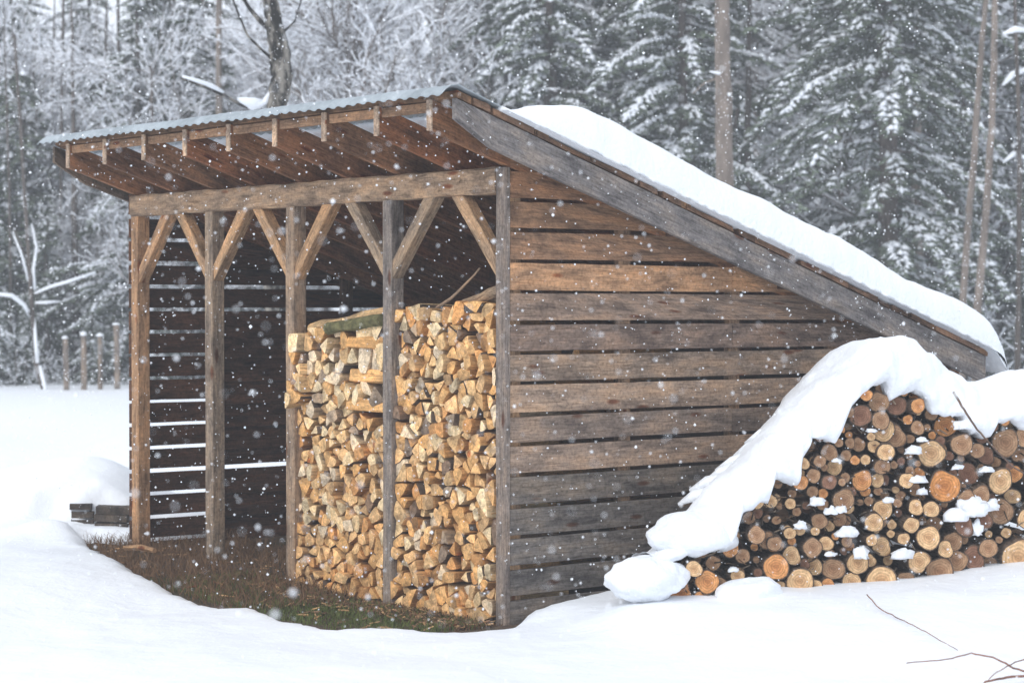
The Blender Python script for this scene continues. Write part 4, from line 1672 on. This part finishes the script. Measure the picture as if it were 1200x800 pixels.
def put_tree(key, x, Y, s=1.0, rz=None, label=None):
    q = at_y(x, 400, Y)
    nm, ds, cat = KN[key]
    t_ = empty(nm, (q.x, Y, .08 if Y > 18 else 0), R.uniform(0, 6.28) if rz is None else rz)
    t_.scale = (s * R.uniform(.9, 1.1), s * R.uniform(.9, 1.1), s)
    for k, me in PROTO[key][0].items():
        link(k, me, t_)
    dep = 'front row' if Y < 38 else 'second row' if Y < 42 else 'third row' if Y < 46 else 'middle rows' if Y < 52 else 'rear rows'
    props(t_, label or f'{ds} {place_name(x)}, {dep}', cat, 'snowy trees of the forest edge')
    return t_


# the forest: scattered individuals, density and kind as in the photograph
rt = random.Random(21)
used = []


def scatter(n, x0, x1, Ya, Yb, kinds, smin, smax, gap=.8):
    c = 0
    tr_ = 0
    while c < n and tr_ < n * 60:
        tr_ += 1
        x, Y = rt.uniform(x0, x1), rt.uniform(Ya, Yb)
        X = (x - 600) / F * Y
        if any(math.hypot(X - a, Y - b_) < gap for a, b_ in used): continue
        if x < 150 and Y < 34.9: continue
        used.append((X, Y))
        put_tree(rt.choice(kinds), x, Y, rt.uniform(smin, smax))
        c += 1


# left wing
scatter(14, -60, 300, 36.5, 44, ['hemlock', 'bare_a', 'spruce_a', 'pine', 'bare_b', 'hemlock', 'spruce_b'], .5, .75)
scatter(7, -80, 330, 46, 58, ['hemlock', 'spruce_b', 'bare_b', 'pine', 'bare_a'], .5, .78)
scatter(16, -70, 310, 37.0, 44, ['young_dark'], .75, 1.15, .5)
scatter(20, -40, 300, 35.0, 36.6, ['young_dark', 'shrub', 'young_spruce', 'shrub'], .22, .42, .3)
# centre: mostly leafless, sky shows through
scatter(5, 280, 540, 38, 50, ['bare_a', 'bare_b', 'bare_c', 'bare_b'], .5, .85)
scatter(3, 330, 560, 50, 60, ['bare_b', 'spruce_b', 'bare_a', 'bare_b'], .7, .9)
# behind the roof snow
scatter(11, 540, 860, 36, 46, ['spruce_b', 'hemlock', 'bare_b', 'bare_a', 'bare_c', 'pine'], .75, 1.0)
scatter(8, 560, 900, 46, 58, ['spruce_a', 'hemlock', 'bare_b', 'pine', 'bare_b'], .8, 1.05)
# right
scatter(10, 880, 1290, 34, 44, ['hemlock', 'spruce_b', 'bare_c', 'pine', 'bare_a', 'spruce_a'], .8, 1.05)
scatter(12, 850, 1320, 44, 58, ['spruce_a', 'hemlock', 'spruce_b', 'pine', 'bare_b', 'bare_b', 'bare_a'], .85, 1.15)
# understorey
scatter(16, -60, 260, 34.8, 41, ['shrub', 'young_dark', 'young_spruce', 'young_dark', 'bare_c'], .35, .7, .45)
scatter(16, 600, 1290, 32, 44, ['shrub', 'young_spruce', 'young_spruce'], .6, 1.1, .6)

# the distant wood that closes the view, one mass
rng = np.random.default_rng(5)
low = [conifer(31, 12, .5, 2.2, 75, .6, .5, .5, .14, .30), conifer(32, 11, .3, 2.0, 70, .75, .5, .5, .12, .30), conifer(33, 14, 2.5, 2.3, 70, .6, .4, .5, .15, .32), bare(34, 10, .1, .5, 3, .85, .2, .009)]
acc = [[], [], [], []]
for k in range(96):
    Y = rng.uniform(60, 92)
    x = rng.uniform(-90, 1290)
    X = (x - 600) / F * Y
    cidx = 3 if (330 < x < 560 and rng.uniform() < .75) else rng.integers(0, 4)
    s = rng.uniform(.8, 1.1) * (.82 if x > 600 else .5 if x > 90 else .36)
    if 340 < x < 560: s *= .75
    a = rng.uniform(0, 6.28)
    Rm = np.array([[math.cos(a), -math.sin(a), 0], [math.sin(a), math.cos(a), 0], [0, 0, 1]]) * s
    for q in range(4):
        v, f = low[cidx][q]
        if len(v): acc[q].append((v @ Rm.T + np.array([X, Y, .1]), f))
parts = [arr_cat(a) for a in acc]
V, Fa = arr_cat(parts)
mi = np.concatenate([np.full(len(p_[1]), [0, 1, 2, 3][i]) for i, p_ in enumerate(parts)])
o = link('distant_forest', mesh_np('distant_forest', V, Fa.astype(np.int32), [M_BARK, M_TWIG, M_NEEDLE, M_TSNOW], False, mi))
props(o, 'far snowy forest closing the view behind the trees', 'forest', kind='stuff')


# ---- single trees that stand out
def tree_path(name, pts_px, Y, widths, m_, label, branches=(), snow=(), n=12, jit=.06, cat='tree'):
    base = at_y(pts_px[-1][0], 400, Y)
    t_ = empty(name, (base.x, Y, .05))
    props(t_, label, cat)
    off = Vector((base.x, Y, .05))
    b = MB()
    pts = [at_y(x, y, Y) - off for x, y in pts_px]
    pts = [pts[0] + (pts[0] - pts[1]).normalized() * 4] + pts + [Vector((0, 0, -.2))]
    rad = [w / F * Y / 2 for w in widths]
    rad = [rad[0] * .6] + rad + [rad[-1] * 1.15]
    P2, R2 = [], []
    for i in range(len(pts) - 1):
        for k in range(6):
            P2.append(pts[i].lerp(pts[i + 1], k / 6))
            R2.append(rad[i] + (rad[i + 1] - rad[i]) * k / 6)
    P2.append(pts[-1])
    R2.append(rad[-1])
    P2 = [p_ + Vector((R.uniform(-1, 1), R.uniform(-1, 1), 0)) * .006 for p_ in P2]
    b.tube(P2, R2, n=n, jit=jit)
    b.build('trunk', m_, t_, smooth=True)
    for pp, w, dy in branches:
        b = MB()
        q = [at_y(x, y, Y + dy * k / max(1, len(pp) - 1)) - off for k, (x, y) in enumerate(pp)]
        b.tube(q, [w / F * Y / 2 * (1 - .6 * k / len(q)) for k in range(len(q))], n=7, jit=.08)
        b.build('limb', m_, t_, smooth=True)
    for pp, w, dy in snow:
        b = MB()
        q = [at_y(x, y, Y + dy * k / max(1, len(pp) - 1)) - off for k, (x, y) in enumerate(pp)]
        b.tube(q, [w[k] / F * Y / 2 for k in range(len(q))], n=9, jit=.12)
        b.build('branch_snow', M_SNOWC, t_, smooth=True)
    return t_


tree_path('hardwood_tree', [(317, 0), (321, 30), (328, 62), (330, 90), (325, 122), (322, 200)], 21, [18, 21, 25, 25, 24, 26], M_BARKD,
          'dark blotchy leaning trunk rising behind the front edge of the shed roof',
          branches=[([(321, 38), (305, 25), (292, 10), (278, -14)], 7, .3), ([(322, 72), (306, 58), (290, 42), (276, 8), (270, -10)], 4, .5), ([(334, 118), (337, 108), (338, 98)], 9, -.1),
                    ([(333, 84), (338, 83), (339, 82)], 6, 0), ([(306, 129), (285, 124), (262, 112), (240, 102), (213, 92)], 5, -.6), ([(330, 40), (345, 26), (352, 4), (356, -12)], 3, .2)],
          snow=[([(311, 122), (296, 121), (280, 117)], [10, 15, 6], -.2), ([(262, 108), (248, 101), (232, 95), (214, 90)], [3, 6, 5, 4], -.3), ([(324, 96), (310, 120), (300, 122)], [2, 7, 9], -.1)])
tree_path('pine_tree', [(846, -5), (847, 60), (848, 130), (849, 200), (850, 260)], 27, [17, 18, 20, 21, 22], M_BARKL, 'straight bare pine trunk standing behind the middle of the roof snow',
          branches=[([(840, 92), (825, 98), (812, 110)], 3, .3)], snow=[([(855, 88), (843, 86), (832, 84)], [2, 4, 2], -.15)])
tree_path('thin_tree', [(1156, -5), (1148, 80), (1142, 180), (1134, 270), (1127, 372)], 29, [6, 7, 8, 8, 9], M_BARKL, 'left one of the twin thin trunks near the right edge')
tree_path('thin_tree', [(1166, -5), (1165, 70), (1162, 150), (1155, 260), (1144, 380)], 28.5, [7, 8, 8, 9, 10], M_BARKL, 'right one of the twin thin trunks near the right edge',
          snow=[([(1175, 40), (1190, 34), (1205, 36)], [3, 8, 4], .2)])
tree_path('thin_tree', [(878, 20), (877, 110), (876, 170), (874, 240)], 33, [5, 7, 8, 8], M_BARK, 'dark thin trunk just right of the straight bare pine trunk')
tree_path('thin_tree', [(1193, 120), (1195, 200), (1194, 300), (1193, 390)], 30, [5, 6, 6, 7], M_BARK, 'dark slim trunk at the far right edge',
          snow=[([(1175, 100), (1186, 88), (1205, 80)], [3, 9, 5], .1), ([(1176, 190), (1188, 180), (1204, 186)], [3, 7, 4], .1)])
tree_path('thin_tree', [(72, 180), (71, 260), (71, 340), (72, 455)], 38, [4, 5, 6, 7], M_BARK, 'slim dark trunk behind the leftmost fence post')
tree_path('thin_tree', [(257, -5), (256, 60), (257, 120), (257, 160)], 35, [7, 7, 8, 8], M_BARKL, 'grey-brown thin trunk left of the dark blotchy trunk')
tree_path('thin_tree', [(140, 180), (141, 280), (143, 380), (144, 460)], 37.5, [5, 5, 6, 6], M_BARK, 'slim dark trunk directly left of the shed corner')
for k, x in enumerate([12, 58, 88, 104, 121, 131, 149, 186, 222]):
    w = [4, 7, 9, 5, 8, 5, 7, 5, 5][k]
    l_ = [-4, 3, -2, 5, 2, -3, 3, 4, -3][k]
    tree_path('thin_tree', [(x + l_ * 2, -5), (x + l_, 120), (x, 260), (x - l_ * .3, 465)], [36.8, 39, 37.2, 41, 38.6, 42, 38, 40, 41][k], [w * .2, w * .5, w * .85, w], M_BARK,
              ['slim dark trunk near the left frame edge', 'dark trunk just right of the crooked sapling', 'thick dark trunk behind the first two fence posts', 'thin trunk behind the middle fence posts',
               'dark trunk behind the third fence post', 'thin trunk behind the tallest fence post', 'dark trunk half hidden by the shed corner', 'thin trunk above the roof tip',
               'thin trunk above the roof, left of the snowy broken branch'][k])
# crooked white sapling
tree_path('crooked_sapling', [(36, 340), (38, 372), (41, 400), (43, 425), (50, 450), (54, 468)], 34.3, [5, 6, 6, 7, 7, 7], M_BARK, 'crooked snow-plastered sapling with arching branches at the left',
          branches=[([(38, 372), (28, 358), (14, 348), (-4, 346)], 4, -.3), ([(40, 345), (58, 338), (80, 332), (100, 326)], 3, .2), ([(37, 340), (34, 315), (26, 290), (16, 268)], 3, .1), ([(42, 356), (55, 356), (70, 354)], 3, .1), ([(38, 330), (40, 310), (44, 290), (38, 262)], 3, .1)],
          snow=[([(36, 371), (28, 357), (14, 346), (-4, 344)], [4, 5, 5, 4], -.33), ([(40, 344), (58, 336), (80, 330), (112, 319)], [3, 4, 4, 3], .17), ([(41, 340), (39, 315), (43, 290), (37, 262)], [3, 4, 3, 2], .06),
                ([(41, 355), (55, 354), (70, 353)], [3, 4, 2], .06), ([(40, 372), (42, 400), (44, 425)], [3, 4, 5], -.08), ([(46, 428), (52, 450), (54, 462)], [6, 5, 4], -.08), ([(34, 330), (26, 300), (16, 275)], [3, 3, 2], .06)])
# the big dark spruce and some neighbours that show clearly
PROTO_big = conifer(77, 14, 2.0, 2.5, 250, .5, .6, 1.2, .19, .12)
proto('big_spruce', PROTO_big, M_BARK, M_NEEDLE)
KN['big_spruce'] = ('spruce_tree', 'big dark spruce', 'tree')
put_tree('big_spruce', 1036, 31, .92, 1.0, 'big dark spruce with thick trunk and snowy boughs right of the roof snow')
put_tree('spruce_b', 640, 33, .95, 2.0, 'bushy snow-covered spruce right behind the top of the roof snow')
put_tree('spruce_a', 800, 32, .85, .5, 'snowy spruce left of the straight bare pine trunk, nearest of its row')
put_tree('bare_b', 470, 34, .75, 1.5, 'fan-shaped leafless tree left of the roof peak, nearest of its row')
put_tree('hemlock', 20, 42, .7, 1.1, 'pale snowy evergreen at the top left corner')
# ------------------------------------------------------------------ falling snow
rng = np.random.default_rng(9)
n = 78000
P = np.c_[rng.uniform(-5, 5.5, n), rng.uniform(3.3, 21, n), rng.uniform(.25, 5.2, n)]
lx = cR * (P[:, 0] - CX) + sR * (P[:, 1] - CY)
ly = -sR * (P[:, 0] - CX) + cR * (P[:, 1] - CY)
ins = (lx > -3.95) & (lx < .2) & (ly > -.1) & (ly < 3.7) & (P[:, 2] < 2.9 - SL_ * ly)
zs_ok = P[:, 2] > .3
P = P[~ins & zs_ok]
n = len(P)
r = rng.uniform(.0018, .0042, n) * np.where(rng.uniform(0, 1, n) < .08, 1.7, 1) * rng.choice([.55, .7, .9, 1.15], n)
O = np.array([[1, 0, 0], [-1, 0, 0], [0, 1, 0], [0, -1, 0], [0, 0, 1], [0, 0, -1]], float)
V = (P[:, None, :] + O[None] * r[:, None, None] * rng.uniform(.7, 1.3, (n, 6, 1))).reshape(-1, 3)
i = np.arange(n)[:, None] * 6
Fa = np.concatenate([i + np.array(q) for q in ([0, 2, 4], [2, 1, 4], [1, 3, 4], [3, 0, 4], [2, 0, 5], [1, 2, 5], [3, 1, 5], [0, 3, 5])])
o = link('falling_snow', mesh_np('falling_snow', V, Fa.astype(np.int32), [M_FLAKE], True))
props(o, 'snowflakes drifting down all over the scene', 'snowflakes', kind='stuff')

# ------------------------------------------------------------------ haze of falling snow
HZ = True
if HZ:
    b = MB()
    V = [(x, y, z) for z in (-1.5, 22) for x, y in ((-70, -8), (70, -8), (70, 110), (-70, 110))]
    Fa = [(3, 2, 1, 0), (4, 5, 6, 7), (0, 1, 5, 4), (1, 2, 6, 5), (2, 3, 7, 6), (3, 0, 4, 7)]
    m = bpy.data.materials.new('haze')
    m.use_nodes = True
    m.node_tree.nodes.clear()
    out = m.node_tree.nodes.new('ShaderNodeOutputMaterial')
    pv = m.node_tree.nodes.new('ShaderNodeVolumePrincipled')
    pv.inputs['Color'].default_value = (.93, .96, 1, 1)
    pv.inputs['Density'].default_value = .0030
    m.node_tree.links.new(pv.outputs[0], out.inputs['Volume'])
    o = link('haze', mesh_np('haze', V, Fa, [m]))
    props(o, 'pale winter haze and fine snow in the air', 'haze', kind='stuff')
    o.display_type = 'WIRE'
